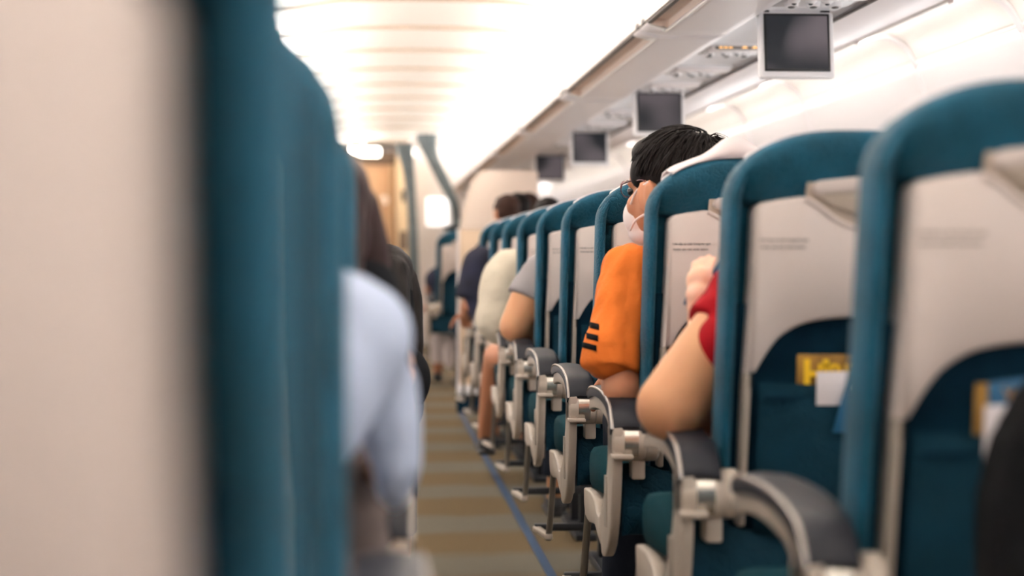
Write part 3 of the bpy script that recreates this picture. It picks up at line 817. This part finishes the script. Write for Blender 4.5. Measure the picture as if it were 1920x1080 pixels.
tag(obj('crumpled_wrapper', bm, 'cover', None, 60), 'small cream wrapper poking out of the pocket next to the tilted booklet', 'wrapper')
card('magazine', 'magazine with yellow edge in the pocket of the nearest right seat', 'magazine', 'gold', [(1818, 950, yS1+.028), (1960, 950, yS1+.028), (1960, 718, yS1+.008), (1828, 718, yS1+.008)], .006)
t = thing('booklet', 'teal booklet with gold print in the pocket of the nearest right seat', 'booklet', at(1900, 800, yS1))
card('cover', '', '', 'bluecard', [(1852, 900, yS1+.006), (1990, 900, yS1+.006), (1990, 700, yS1-.004), (1852, 716, yS1-.004)], .004, parent=t)
text_mesh('lettering', 'Vietnam', .022, 'gold', t, tuple(at(1880, 752, yS1-.009)), RX90, ext=.0004)
card('paper_slip', 'white slip of paper in the pocket of the nearest right seat', 'paper', 'whitecard', [(1842, 870, yS1-.014), (1890, 870, yS1-.014), (1914, 758, yS1-.022), (1846, 760, yS1-.022)], .001)
# black bag hanging at the right
bm = bmesh.new()
yb_ = 1.80
pts = [at(1990, 700, yb_), at(1935, 735, yb_), at(1885, 830, yb_), at(1862, 930, yb_), at(1858, 1100, yb_), at(2050, 1130, yb_)]
for p in pts: sph(bm, p, (.022, .03, .03), sub=2)
bm2 = [p for p in pts]
hull = bmesh.new()
for p in pts:
    for dy in (-.05, .03):
        for dx, dz in ((-.012, 0), (.012, 0), (0, .012), (0, -.012)): hull.verts.new(p+Vector((dx, dy, dz)))
bmesh.ops.convex_hull(hull, input=hull.verts)
bm.free()
bgo = grow('hanging_bag', hull, 'bag', None, .008, 6)
tag(bgo, 'black cloth bag hanging on the nearest right seat at the picture edge', 'bag')

# ================================================================ PEOPLE
def V(*a): return Vector(a)
def finger(bm, base, d, up, lens, curl, r):
    """a finger of three bones bending towards -up"""
    p = base.copy(); dd = d.normalized(); ax = dd.cross(up).normalized(); pts = [p.copy()]
    for i, L in enumerate(lens):
        dd = Matrix.Rotation(-curl*(.7 if i == 0 else 1), 3, ax)@dd
        p = p+dd*L; pts.append(p.copy())
    limb(bm, pts, [r*1.08, r, r*.93, r*.8][:len(pts)], sub=2)
def hand(bm, wrist, d, up, side, curl=.5, k=1.0, thumb=.7):
    """palm, four unequal fingers and a thumb; d = pointing direction, up = back of the hand, side=+1 thumb towards d x up"""
    d = d.normalized(); up = (up-d*up.dot(d)).normalized(); sd = d.cross(up).normalized()*side
    R = Matrix((sd, d, up)).transposed()
    c = wrist+d*.048*k
    sph(bm, c, (.040*k, .050*k, .017*k), R)
    sph(bm, c+d*.018*k, (.041*k, .030*k, .015*k), R)
    limb(bm, [wrist-d*.02*k, wrist+d*.03*k], [.026*k, .026*k])
    kn = wrist+d*.088*k
    for j, (o, L) in enumerate(((.029, .9), (.010, 1.0), (-.010, .95), (-.028, .76))):
        b = kn+sd*o*k-d*.008*k*abs(j-1)*.6
        finger(bm, b, d+sd*o*2.0, up, [.042*L*k, .026*L*k, .020*L*k], curl*(1+.12*j), .0088*k)
    tb = wrist+d*.025*k+sd*.030*k
    finger(bm, tb, d*.75+sd*.9-up*.25, up, [.036*k, .030*k, .024*k], curl*thumb, .0105*k)
def rotm(yaw, pitch=0, roll=0): return Matrix.Rotation(yaw, 3, 'Z')@Matrix.Rotation(pitch, 3, 'X')@Matrix.Rotation(roll, 3, 'Y')
def head_skin(bm, c, R, k=1.0):
    q = lambda x, y, z: c+R@(V(x, y, z)*k)
    e = lambda p, r, rr=None: sph(bm, q(*p), [a*k for a in r], R if rr is None else R@rr)
    e((0, -.012, .022), (.072, .090, .088)); e((0, .028, -.028), (.060, .060, .070)); e((0, .05, -.075), (.036, .034, .032))
    e((0, .055, .03), (.055, .032, .045)); e((0, .086, -.012), (.011, .014, .022)); e((0, .094, -.028), (.014, .012, .010))
    e((0, .072, -.052), (.024, .016, .010)); e((0, .070, -.064), (.020, .014, .008))
    for s_ in (1, -1):
        e((.034*s_, .055, -.028), (.026, .026, .026)); e((.028*s_, .076, .014), (.018, .010, .007))
        e((.080*s_, -.004, -.016), (.007, .022, .036), Matrix.Rotation(-.25*s_, 3, 'Z')@Matrix.Rotation(-.18, 3, 'X'))
        e((.084*s_, -.016, -.010), (.006, .012, .029), Matrix.Rotation(-.6*s_, 3, 'Z'))
    limb(bm, [q(0, -.02, -.05), q(0, -.045, -.13)], [.056*k, .060*k])
def head_parts(t, c, R, k, hair, hm, mask=False, glasses=False):
    q = lambda x, y, z: c+R@(V(x, y, z)*k)
    for s_ in (1, -1):
        bm = bmesh.new(); sph(bm, q(.030*s_, .078, .002), .0105*k, sub=2); obj('eye', bm, 'eye', t)
    bm = bmesh.new()
    e = lambda p, r, rr=None: sph(bm, q(*p), [a*k for a in r], R if rr is None else R@rr)
    e((0, -.022, .042), (.081, .097, .080)); e((0, .03, .075), (.066, .055, .040)); e((0, -.055, .005), (.070, .055, .060))
    e((0, -.070, -.045), (.052, .030, .045))
    for s_ in (1, -1):
        e((.066*s_, .028, .034), (.015, .024, .032)); e((.064*s_, -.048, -.008), (.012, .022, .036))
    if hair == 'long':
        limb(bm, [q(0, -.06, .02), q(0, -.085, -.08), q(0, -.075, -.20), q(.0, -.06, -.32)], [.072*k, .07*k, .062*k, .040*k])
        for s_ in (1, -1): limb(bm, [q(.062*s_, .0, .03), q(.072*s_, .0, -.03), q(.074*s_, .0, -.09), q(.078*s_, .0, -.18), q(.08*s_, .01, -.28)], [.030*k, .034*k, .034*k, .03*k, .018*k])
    elif hair == 'rough':
        for j in range(70):
            a = random.uniform(-PI, PI); b_ = random.uniform(.25, 1.35)
            n = V(math.cos(b_)*math.sin(a), math.cos(b_)*math.cos(a), math.sin(b_))
            if n.y > .55: continue
            p0 = V(n.x*.080, n.y*.094-.02, n.z*.083+.036)
            fl = V(n.x*.25+.15, -.35-n.y*.1, -.55)
            fl = fl.normalized()
            pts = [q(*p0), q(*(p0+n*.007+fl*.018)), q(*(p0+n*.004+fl*.042))]
            limb(bm, pts, [.007*k, .0055*k, .0022*k], sub=1)
    h = grow('hair', bm, hm, t, .005, 3, ((34, 34, 9), .0018))
    if hair == 'short' and mask:
        bm = bmesh.new(); C0 = V(0, -.020, .040); RR = V(.084, .098, .086); crown = V(.02, -.075, .10)
        rnd = random.Random(3)
        for j in range(1500):
            a = rnd.uniform(-PI, PI); b_ = math.asin(rnd.uniform(-.75, 1))
            n = V(math.cos(b_)*math.sin(a), math.cos(b_)*math.cos(a), math.sin(b_))
            p = V(C0.x+n.x*RR.x, C0.y+n.y*RR.y, C0.z+n.z*RR.z)
            if p.y > .035 and p.z < .075: continue
            if p.z < .036 and p.y > -.050: continue
            if p.z < -.03: continue
            lift = rnd.uniform(1.0, 1.05); pts = []
            L = rnd.uniform(.006, .011)
            jit = V(rnd.uniform(-.3, .3), rnd.uniform(-.3, .3), rnd.uniform(-.3, .1))
            for s2 in range(5):
                pts.append(q(*p))
                if p.z < .028 and p.y > -.046: break
                d = (p-crown).normalized()+V(0, 0, -.9)+jit
                nn = V((p.x-C0.x)/RR.x**2, (p.y-C0.y)/RR.y**2, (p.z-C0.z)/RR.z**2).normalized()
                d = (d-nn*d.dot(nn)).normalized()
                p = p+d*L
                m_ = V((p.x-C0.x)/RR.x, (p.y-C0.y)/RR.y, (p.z-C0.z)/RR.z).length
                f = (lift+.012*s2)/m_
                if p.z > -.02: p = C0+(p-C0)*f
            if len(pts) > 2: tube(bm, pts, ([.0019*k, .0021*k, .0018*k, .0012*k, .0004*k][:len(pts)-1]+[.0004*k]), 4)
        obj('hair_strands', bm, hm, h, 180)
    if mask:
        bm = bmesh.new()
        e((0, .064, -.048), (.052, .046, .048)); e((0, .056, -.082), (.042, .044, .026)); e((0, .090, -.02), (.018, .018, .022))
        mk = grow('face_mask', bm, 'mask', t, .004, 4)
        for s_ in (1, -1):
            for z0, z1 in ((.014, -.026), (-.046, -.078)):
                bm = bmesh.new(); tube(bm, arcpts([q(.086*s_, -.014, z0), q(.079*s_, .022, (z0*.6+z1*.4)), q(.058*s_, .056, z1)], 4), .0022*k, 8); obj('ear_loop', bm, 'mask', mk)
    if glasses:
        g = None
        bm = bmesh.new()
        for s_ in (1, -1):
            ring = [q(.032*s_+.025*math.cos(a), .091-.006*abs(math.cos(a)), .006+.016*math.sin(a)) for a in [2*PI*i/20 for i in range(21)]]
            tube(bm, ring[:11], .0024*k, 6)
            tube(bm, ring[10:], .0011*k, 6)
            tube(bm, [q(.056*s_, .085, .014), q(.071*s_, .05, .018), q(.081*s_, .004, .018), q(.083*s_, -.010, .008)], .0021*k, 6)
        tube(bm, [q(-.008, .092, .010), q(.008, .092, .010)], .002*k, 6)
        g = obj('glasses', bm, 'frame', t, 60)
        for s_ in (1, -1):
            bm = bmesh.new()
            loft(bm, [[q(.032*s_+.0245*math.cos(a), y-.006*abs(math.cos(a)), .006+.0155*math.sin(a)) for a in [2*PI*i/20 for i in range(20)]] for y in (.0900, .0912)])
            obj('lens', bm, 'glass', g)
def person(name_label, Yrow, xc, spec, group=None, side=1):
    """a seated passenger in the seat whose back is at Yrow"""
    base = V(xc, Yrow+.3, 0)
    t = thing('person', name_label, 'person', base, group)
    g = spec.get
    vox = g('vox', .006)
    hip = V(xc, Yrow+.30, .56)
    hc = g('head'); R = rotm(g('yaw', 0), g('pitch', 0), g('roll', 0)); hk = g('hk', 1.0)
    sh = {-1: g('shl'), 1: g('shr')}
    neck = (sh[-1]+sh[1])/2+V(0, .0, .035)
    chest = neck+(hip-neck)*.28
    arms = {-1: g('arml'), 1: g('armr')}
    skin = g('skin', 'skin')
    ar = g('ar', 1.0)
    bm = bmesh.new()
    if hc is not None:
        head_skin(bm, hc, R, hk)
        limb(bm, [hc+R@(V(0, -.035, -.10)*hk), neck, neck+V(0, 0, -.06)], [.055*hk, .062*hk, .075])
    else:
        limb(bm, [neck, neck+V(0, 0, -.06)], [.06, .075])
    for s_ in (-1, 1):
        limb(bm, [neck+V(0, 0, -.05), sh[s_]], [.06, .045])
        a = arms[s_]
        if a:
            el, wr, hd, hu = a[:4]
            limb(bm, [sh[s_], sh[s_]+(el-sh[s_])*.5, el, el+(wr-el)*.35, wr], (g('arr') if g('arr') and s_ == -1 else [.046*ar, .050*ar, .041*ar, .042*ar, .027*ar]))
            hand(bm, wr, hd, hu, a[4] if len(a) > 4 else s_, a[5] if len(a) > 5 else .5, 1.0)
    limb(bm, [neck+V(0, 0, -.07), chest, hip], [.08, .09, .09])
    kneeL = g('kneel') or V(xc-.11, Yrow+.70, .56); kneeR = g('kneer') or V(xc+.11, Yrow+.70, .56)
    ankL = g('ankl') or V(xc-.12, Yrow+.78, .10); ankR = g('ankr') or V(xc+.12, Yrow+.78, .10)
    for s_, kn, an in ((-1, kneeL, ankL), (1, kneeR, ankR)):
        limb(bm, [hip+V(.085*s_, 0, -.0), kn, kn+(an-kn)*.35, an], [.075, .055, .052, .036])
        limb(bm, [an, an+V(0, .06, -.055), an+V(0, .15, -.07)], [.036, .032, .022])
    body = grow('body', bm, skin, t, vox, 3)
    if hc is not None:
        head_parts(t, hc, R, hk, g('hair', 'short'), g('hm', 'hair'), g('mask', False), g('glasses', False))
    # shirt
    bm = bmesh.new()
    hw = .5*(sh[1]-sh[-1]).length
    up = (sh[1]-sh[-1]).normalized()
    for s_ in (-1, 1):
        limb(bm, [neck+V(0, 0, -.02), sh[s_]+V(0, 0, .004)], [.066, g('shr_r', .060)])
        limb(bm, [sh[s_]+V(0, 0, 0), chest+V(.10*s_, .0, -.06), hip+V(.10*s_, 0, .05)], [.062, .095, .100])
        a = arms[s_]
        if a:
            el, wr = a[0], a[1]
            sl = g('sleeve', .7); r0, r1 = g('sr', (.064, .066))
            if g('chain') and s_ == g('chain')[0]:
                limb(bm, [c_[0] for c_ in g('chain')[1]], [c_[1] for c_ in g('chain')[1]], cuff=g('chaincuff', False))
            elif sl <= 1:
                end = sh[s_]+(el-sh[s_])*sl
                limb(bm, [sh[s_], sh[s_]+(end-sh[s_])*.5, end], [r0, (r0+r1)/2, r1], cuff=True)
            else:
                limb(bm, [sh[s_], el, el+(wr-el)*(sl-1)], [r0, r1, r1*.72], cuff=True)
    limb(bm, [chest, chest+(hip-chest)*.5, hip+V(0, 0, .0)], [.115, .12, .125])
    for p, r in g('extra', []): sph(bm, p, r)
    shirt = grow('shirt', bm, g('shirt', 'greyt'), t, vox, 5, g('wr', ((9, 9, 5), .006)))
    # trousers or shorts
    bm = bmesh.new()
    for s_, kn, an in ((-1, kneeL, ankL), (1, kneeR, ankR)):
        L = g('leg', 1.0)
        hp = hip+V(.085*s_, 0, -.01)
        if L >= 1: limb(bm, [hp, kn, kn+(an-kn)*.5, kn+(an-kn)*.9], [.095, .072, .06, .055], cuff=True)
        else: limb(bm, [hp, hp+(kn-hp)*L], [.095, .085], cuff=True)
    sph(bm, hip, (.16, .12, .10))
    for p, r in g('lap', []): sph(bm, p, r)
    grow('trousers', bm, g('trousers', 'jeans'), t, max(vox, .007), 4, ((7, 7, 7), .004))
    for an in (ankL, ankR):
        bm = bmesh.new(); limb(bm, [an+V(0, -.03, -.065), an+V(0, .06, -.062), an+V(0, .17, -.068)], [.032, .038, .030])
        box(bm, an.x-.038, an.x+.038, an.y-.06, an.y+.20, an.z-.1, an.z-.085)
        grow('shoe', bm, 'shoe', t, .007, 2)
    return t, shirt, body

# --- the man in the orange shirt (seat behind his back: third on the right)
Y3 = ROWS[2]
hc = at(1260, 360, 3.74)
shl = at(1188, 522, 3.68); shr = V(.86, Y3+.24, .915)
man, shirt, body = person('man with short black hair, glasses and white mask, wearing an orange shirt', Y3, .70, dict(
    head=hc, yaw=math.radians(40), roll=.04, hair='short', hm='hair', mask=True, glasses=True, skin='skin2', hk=1.04,
    shl=shl, shr=shr, vox=.0048,
    chain=(-1, [(at(1186, 512, 3.68), .062), (at(1173, 560, 3.66), .061), (at(1158, 620, 3.63), .057), (at(1148, 655, 3.61), .056), (at(1144, 692, 3.60), .057)]), chaincuff=True,
    arr=[.040, .040, .037, .036, .026],
    arml=(at(1165, 728, 3.60), at(1150, 708, 3.94), V(.35, .9, .02), V(-.3, 0, 1), -1, .45),
    armr=(V(.92, Y3+.30, .68), V(.80, Y3+.50, .66), V(-.8, .6, 0), V(0, 0, 1)),
    sleeve=.86, sr=(.060, .061), ar=.92, shirt='orange', wr=((17, 17, 5), .013)))
# sleeve stripes: three black bars lying on the outside of the left sleeve
for k, (py, x0, x1) in enumerate(((607, 1103, 1122), (628, 1100, 1120), (646, 1097, 1117))):
    bm = bmesh.new()
    # project onto the sleeve surface from behind
    pts = []
    dg = bpy.context.evaluated_depsgraph_get()
    rows_ = []
    for dy in (-5.5, 5.5):
        r = []
        for i in range(9):
            px = x0-6+(x1-x0+8)*i/8
            p = at(px, py+dy+i*.9, 3.5)-man.location; o_ = V(0, 0, CAMZ)-man.location
            d_ = (p-o_).normalized()
            ok, loc, nor, fi = shirt.ray_cast(o_, d_)
            r.append(loc+nor*.0012+man.location if ok else None)
        rows_.append(r)
    good = [i for i in range(9) if rows_[0][i] is not None and rows_[1][i] is not None and abs(rows_[0][i].y-3.7) < .15 and abs(rows_[1][i].y-3.7) < .15]
    if len(good) > 1:
        loft(bm, [[rows_[0][i] for i in good], [rows_[1][i] for i in good]], closed=False)
        so = obj('sleeve_stripe', bm, 'bag', man, 60); so.parent = shirt
        md = so.modifiers.new('t', 'SOLIDIFY'); md.thickness = .0015
    else: bm.free()
# loose tuft at the crown
bm = bmesh.new()
for j in range(60):
    a = random.random()
    p0 = at(1318+22*a, 262+26*a, 3.76)
    p1 = p0+V(.018+.012*random.random(), .01*random.uniform(-1, 1), .008+.008*random.random())
    p2 = p1+V(.012+.02*random.random(), .01*random.uniform(-1, 1), -.006-.012*random.random())
    tube(bm, arcpts([p0-V(.03, 0, .01), p0, p1, p2], 4), [.0009]*9+[.0006]*3+[.0003], 4)
obj('hair_tuft', bm, 'hair', man, 60)

# --- the passenger in red and the small child on the lap
Y2 = ROWS[1]
red, rshirt, rbody = person('passenger in a dark red shirt, bare elbow on the armrest, arm nearest in view', Y2, .78, dict(
    head=None, hair='short', skin='skin',
    shl=at(1400, 560, Y2+.26), shr=V(.98, Y2+.26, .90), vox=.005,
    arml=(at(1258, 762, 2.86), at(1345, 778, 3.10), V(.6, .8, .05), V(0, -.3, 1), -1, .5),
    armr=(V(1.02, Y2+.3, .66), V(.86, Y2+.5, .66), V(-.9, .4, 0), V(0, 0, 1)),
    sleeve=.36, sr=(.066, .072), ar=1.1, shirt='red', extra=[(at(1364, 645, Y2+.20), (.052, .055, .050)), (at(1384, 690, Y2+.20), (.040, .055, .040))],
    arr=[.05, .054, .055, .052, .034],
    chain=(-1, [(at(1432, 575, Y2+.27), .082), (at(1352, 644, Y2+.245), .074)]), chaincuff=True))
hcr = at(1470, 330, Y2+.28)
t = thing('person', 'small child whose chubby raised hand shows above the red sleeve', 'person', (.66, Y2+.38, .5))
bm = bmesh.new()
wr = at(1308, 552, 3.02)
limb(bm, [at(1385, 600, 3.06), at(1338, 622, 3.04), at(1322, 600, 3.03), wr], [.030, .031, .030, .020])
sph(bm, at(1325, 590, 3.03), .0285)
# small hand, back of the hand to the viewer, fingers closing over the card edge
k = .52
d = (at(1316, 500, 3.04)-wr).normalized(); upv = V(-.35, -1, .1)
hand(bm, wr, d, upv, 1, .35, k)
sph(bm, wr+d*.024, (.023, .018, .026))
limb(bm, [V(.66, Y2+.38, .60), V(.66, Y2+.38, .70), V(.66, Y2+.36, .80)], [.09, .085, .06])
limb(bm, [V(.66, Y2+.38, .79), at(1385, 600, 3.06)], [.045, .03])
sph(bm, V(.68, Y2+.36, .86), (.065, .07, .075))
for s_ in (-1, 1): limb(bm, [V(.66+.06*s_, Y2+.4, .60), V(.66+.08*s_, Y2+.55, .62), V(.66+.08*s_, Y2+.62, .52)], [.05, .04, .028])
grow('body', bm, 'skinc', t, .0035, 3)
bm = bmesh.new(); sph(bm, V(.68, Y2+.35, .88), (.068, .07, .068)); grow('hair', bm, 'hair', t, .006, 2)
# the card it holds
t = thing('safety_card', 'white card with a blue edge held by the small child', 'card', at(1325, 520, 3.06))
card('sheet', '', '', 'whitecard', [(1300, 570, 3.075), (1372, 560, 3.06), (1376, 470, 3.06), (1355, 476, 3.065)], .001, parent=t)
card('blue_edge', '', '', 'bluecard', [(1334, 512, 3.060), (1338, 517, 3.060), (1372, 470, 3.055), (1366, 458, 3.055)], .001, parent=t)
card('blue_edge', '', '', 'bluecard', [(1281, 570, 3.075), (1290, 574, 3.075), (1296, 560, 3.07), (1286, 556, 3.07)], .001, parent=t)
for j in range(3):
    card('printed_line', '', '', 'bluecard', [(1338+j*3.2, 519+j*2.6, 3.0595), (1339.4+j*3.2, 520.2+j*2.6, 3.0595), (1372+j*3.2, 478+j*2.6, 3.054), (1370.6+j*3.2, 477+j*2.6, 3.054)], .0004, parent=t)

# --- crumpled white cloth over the third seat
bm = bmesh.new(); rings = []
N = 44
def seat_top(x):
    c_ = max(0, 1-min(x, SW-x)/.165)**(1/.93); return 1.0155+.1*max(0, 1-c_*c_)**.465+.003
for i in range(N+1):
    u = i/N; x = .040+.30*u
    zt = seat_top(x)-.002
    hump = .036*math.exp(-((u-.42)/.13)**2)+.010*math.exp(-((u-.82)/.12)**2)+.004
    f = lambda v: .004*math.sin(11*u+7*v)*(u*(1-u)*4)
    r = [(x, -.010, zt+.001), (x+.002, -.014, zt+.5*hump), (x+.003*math.sin(9*u), -.008, zt+hump), (x, .012, zt+hump*1.05+f(.2)), (x, .035, zt+.006+hump*.8+f(.5)),
         (x, .06, zt+.004+hump*.55+f(.8)), (x, .085, zt+.004+hump*.3), (x, .105, zt-.005), (x, .112, zt-.04), (x, .113, zt-.10)]
    rings.append(r)
loft(bm, rings, closed=False)
for v in bm.verts: v.co += V(.52, Y3, 0)
cl = obj('cloth_cover', bm, 'cover', None, 180); md = cl.modifiers.new('t', 'SOLIDIFY'); md.thickness = .003; md.offset = 1
tag(cl, 'crumpled white cloth lying on top of the seat behind the man in orange', 'cloth')

# --- passenger in the grey shirt
Y6 = ROWS[5]
person('passenger in a grey short sleeved shirt, only the bent elbow showing', Y6, .78, dict(
    head=V(.80, Y6+.30, 1.02), hair='short', skin='skin', shl=at(1018, 512, Y6+.26), shr=V(.98, Y6+.26, .89), vox=.007,
    arml=(at(966, 612, Y6+.22), at(1018, 634, Y6+.42), V(.5, .8, 0), V(0, 0, 1)), armr=(V(1.0, Y6+.3, .66), V(.9, Y6+.5, .66), V(-.9, .4, 0), V(0, 0, 1)),
    sleeve=.52, sr=(.070, .078), ar=1.3, shirt='greyt'))
# --- passenger in the cream shirt
Y7 = ROWS[6]
person('passenger in a loose cream shirt with bare knee, leaning towards the aisle', Y7, .74, dict(
    head=V(.78, Y7+.34, 1.02), hair='short', skin='skin2', shl=at(958, 508, Y7+.28), shr=V(.96, Y7+.28, .90), vox=.008,
    arml=(at(938, 596, Y7+.26), at(960, 622, Y7+.44), V(.5, .8, 0), V(0, 0, 1)), armr=(V(1.0, Y7+.3, .66), V(.9, Y7+.5, .66), V(-.9, .4, 0), V(0, 0, 1)),
    sleeve=1.05, sr=(.085, .10), ar=1.0, shirt='cream', leg=.45, trousers='cream',
    kneel=at(932, 668, Y7+.72), ankl=at(912, 805, Y7+1.05),
    extra=[(at(945, 560, Y7+.27), (.10, .10, .17)), (at(940, 610, Y7+.27), (.085, .09, .07))]))
# --- passenger in dark navy
Y9 = ROWS[8]
person('passenger in a dark navy shirt beside the last row, forearm bare', Y9, .70, dict(
    head=V(.80, Y9+.3, .99), hair='short', skin='skin2', shl=at(902, 497, Y9+.28), shr=V(.90, Y9+.28, .90), vox=.009,
    arml=(at(884, 570, Y9+.26), at(874, 590, Y9+.50), V(.1, .9, -.1), V(0, 0, 1)), armr=(V(.95, Y9+.3, .66), V(.85, Y9+.5, .66), V(-.9, .4, 0), V(0, 0, 1)),
    sleeve=.9, sr=(.085, .085), ar=1.1, shirt='darkt',
    extra=[(at(900, 545, Y9+.27), (.085, .10, .16))]))
# --- heads over the last rows
def far_head(px, py, y, lb, hm, hk, group=None):
    p = at(px, py, y); yr = y-.30; x = p.x
    person(lb, yr, x, dict(head=p, hair='short', hm=hm, skin='skin2', hk=hk, shl=V(x-.11, y, p.z-.21), shr=V(x+.11, y, p.z-.21), vox=.009,
        arml=None, armr=None, shirt='darkt', yaw=.2, kneel=V(x-.08, y+.2, .5), kneer=V(x+.08, y+.2, .5), ankl=V(x-.08, y+.2, .1), ankr=V(x+.08, y+.2, .1)), group=group)
GP = 'passengers in the far right rows'
far_head(950, 399, 9.42, 'leftmost of the three brown haired heads over the far right seats', 'hairb', .80, GP)
far_head(970, 396, 9.95, 'middle of the three brown haired heads over the far right seats', 'hair', .84, GP)
far_head(988, 397, 10.5, 'rightmost of the three brown haired heads over the far right seats', 'hairb', .92, GP)
far_head(1026, 404, 8.45, 'black haired head just showing over the far right seats below the smallest screen', 'hair', .72)

# --- left side: pale blue shirt
L2, L3, L6 = LROWS[1], LROWS[2], LROWS[5]
yq = 1.80
person('passenger in a loose pale blue shirt whose sleeve hangs into the aisle', L2, -.26, dict(
    head=V(-.27, yq-.1, 1.0), hair='long', skin='skin', shl=V(-.42, yq-.1, .86), shr=at(650, 640, yq-.05), vox=.005,
    arml=(V(-.46, yq, .66), V(-.34, yq+.2, .66), V(.8, .5, 0), V(0, 0, 1)),
    armr=(at(735, 860, yq), at(640, 930, yq+.2), V(-.8, .4, .05), V(0, 0, 1), 1, .5),
    chain=(1, [(at(605, 590, yq-.05), .050), (at(660, 650, yq-.03), .046), (at(704, 730, yq), .040), (at(729, 800, yq), .032), (at(738, 860, yq), .025), (at(738, 915, yq+.02), .019), (at(737, 944, yq+.03), .009)]),
    ar=.32, shirt='bluet', trousers='taupe', leg=.85,
    kneer=at(655, 1085, 2.05), ankr=V(-.06, 2.15, .10), kneel=V(-.30, 2.0, .58), ankl=V(-.30, 2.08, .1),
    lap=[(at(632, 800, 1.93), (.030, .09, .06)), (at(648, 880, 1.93), (.036, .10, .06)), (at(656, 950, 1.93), (.042, .10, .06)), (at(664, 1020, 1.95), (.038, .10, .04))],
    wr=((24, 24, 9), .006)))
# --- left side: long auburn hair, black shirt
yq = 2.40
person('passenger with long dark auburn hair in a black shirt on the left', L3, -.17, dict(
    head=at(586, 428, yq), hair='long', hm='hairr', skin='skin', hk=.95, shl=V(-.36, yq, .84), shr=at(665, 560, yq), vox=.006,
    arml=(V(-.40, yq+.1, .66), V(-.30, yq+.3, .66), V(.8, .5, 0), V(0, 0, 1)),
    armr=(at(748, 676, yq+.04), at(735, 706, yq+.28), V(-.5, .8, 0), V(0, 0, 1), 1, .5),
    chain=(1, [(at(662, 545, yq), .052), (at(698, 600, yq), .038), (at(728, 650, yq+.02), .032), (at(748, 690, yq+.04), .020)]),
    ar=.5, shirt='blackt'))
# --- left side: bent head of black hair
yq = 4.80
person('passenger with black hair bent forward, beyond the black shirt on the left', L6, -.05, dict(
    head=at(724, 540, yq+.05), yaw=0, pitch=-.35, hair='long', hm='hair', skin='skin', hk=.9, shl=V(-.20, yq, .74), shr=at(728, 640, yq), vox=.008,
    arml=(V(-.26, yq+.1, .62), V(-.18, yq+.3, .62), V(.8, .5, 0), V(0, 0, 1)),
    armr=(at(745, 690, yq+.05), at(735, 705, yq+.25), V(-.5, .8, 0), V(0, 0, 1), 1, .5),
    chain=(1, [(at(722, 620, yq), .060), (at(736, 670, yq+.02), .050), (at(744, 700, yq+.05), .040)]),
    ar=.7, shirt='blackt', extra=[(at(745, 590, yq), (.045, .06, .12))]))

# --- beyond the bulkhead: a seat with passengers
o = copy_tree(SR[3]); o.location = (.445, 13.0, 0); o['label'] = 'teal seat beyond the beige bulkhead, a blurred passenger beside it'; o['group'] = 'teal seats beyond the bulkhead'
p = at(822, 452, 13.5)
person('blurred passenger in dark clothes and pale trousers beyond the beige bulkhead', 13.1, .60, dict(
    head=V(.56, 13.45, 1.0), hair='short', skin='skin2', shl=at(818, 520, 13.4), shr=V(.78, 13.4, .86), vox=.01,
    arml=(at(808, 535, 13.42), at(806, 575, 13.6), V(.1, .9, -.1), V(0, 0, 1)), armr=None,
    sleeve=.5, sr=(.075, .08), ar=1.0, shirt='darkt', trousers='whitep', kneel=at(822, 585, 13.7), ankl=V(.48, 13.75, .10),
    lap=[(at(832, 592, 13.3), (.07, .12, .11)), (at(842, 660, 13.4), (.05, .08, .13))]))
bm = bmesh.new(); sph(bm, at(832, 512, 13.25), (.04, .03, .10))
grow('pink_scarf', bm, 'pink', None, .01, 2)['label'] = 'small pink cloth on the dark clothed passenger beyond the bulkhead'
bpy.data.objects['pink_scarf']['category'] = 'scarf'
bm = bmesh.new(); sph(bm, V(.545, 13.05, 1.135), (.06, .05, .02))
tag(grow('dark_cap', bm, 'bag', None, .008, 2), 'dark cap on top of the teal seat beyond the bulkhead', 'cap')
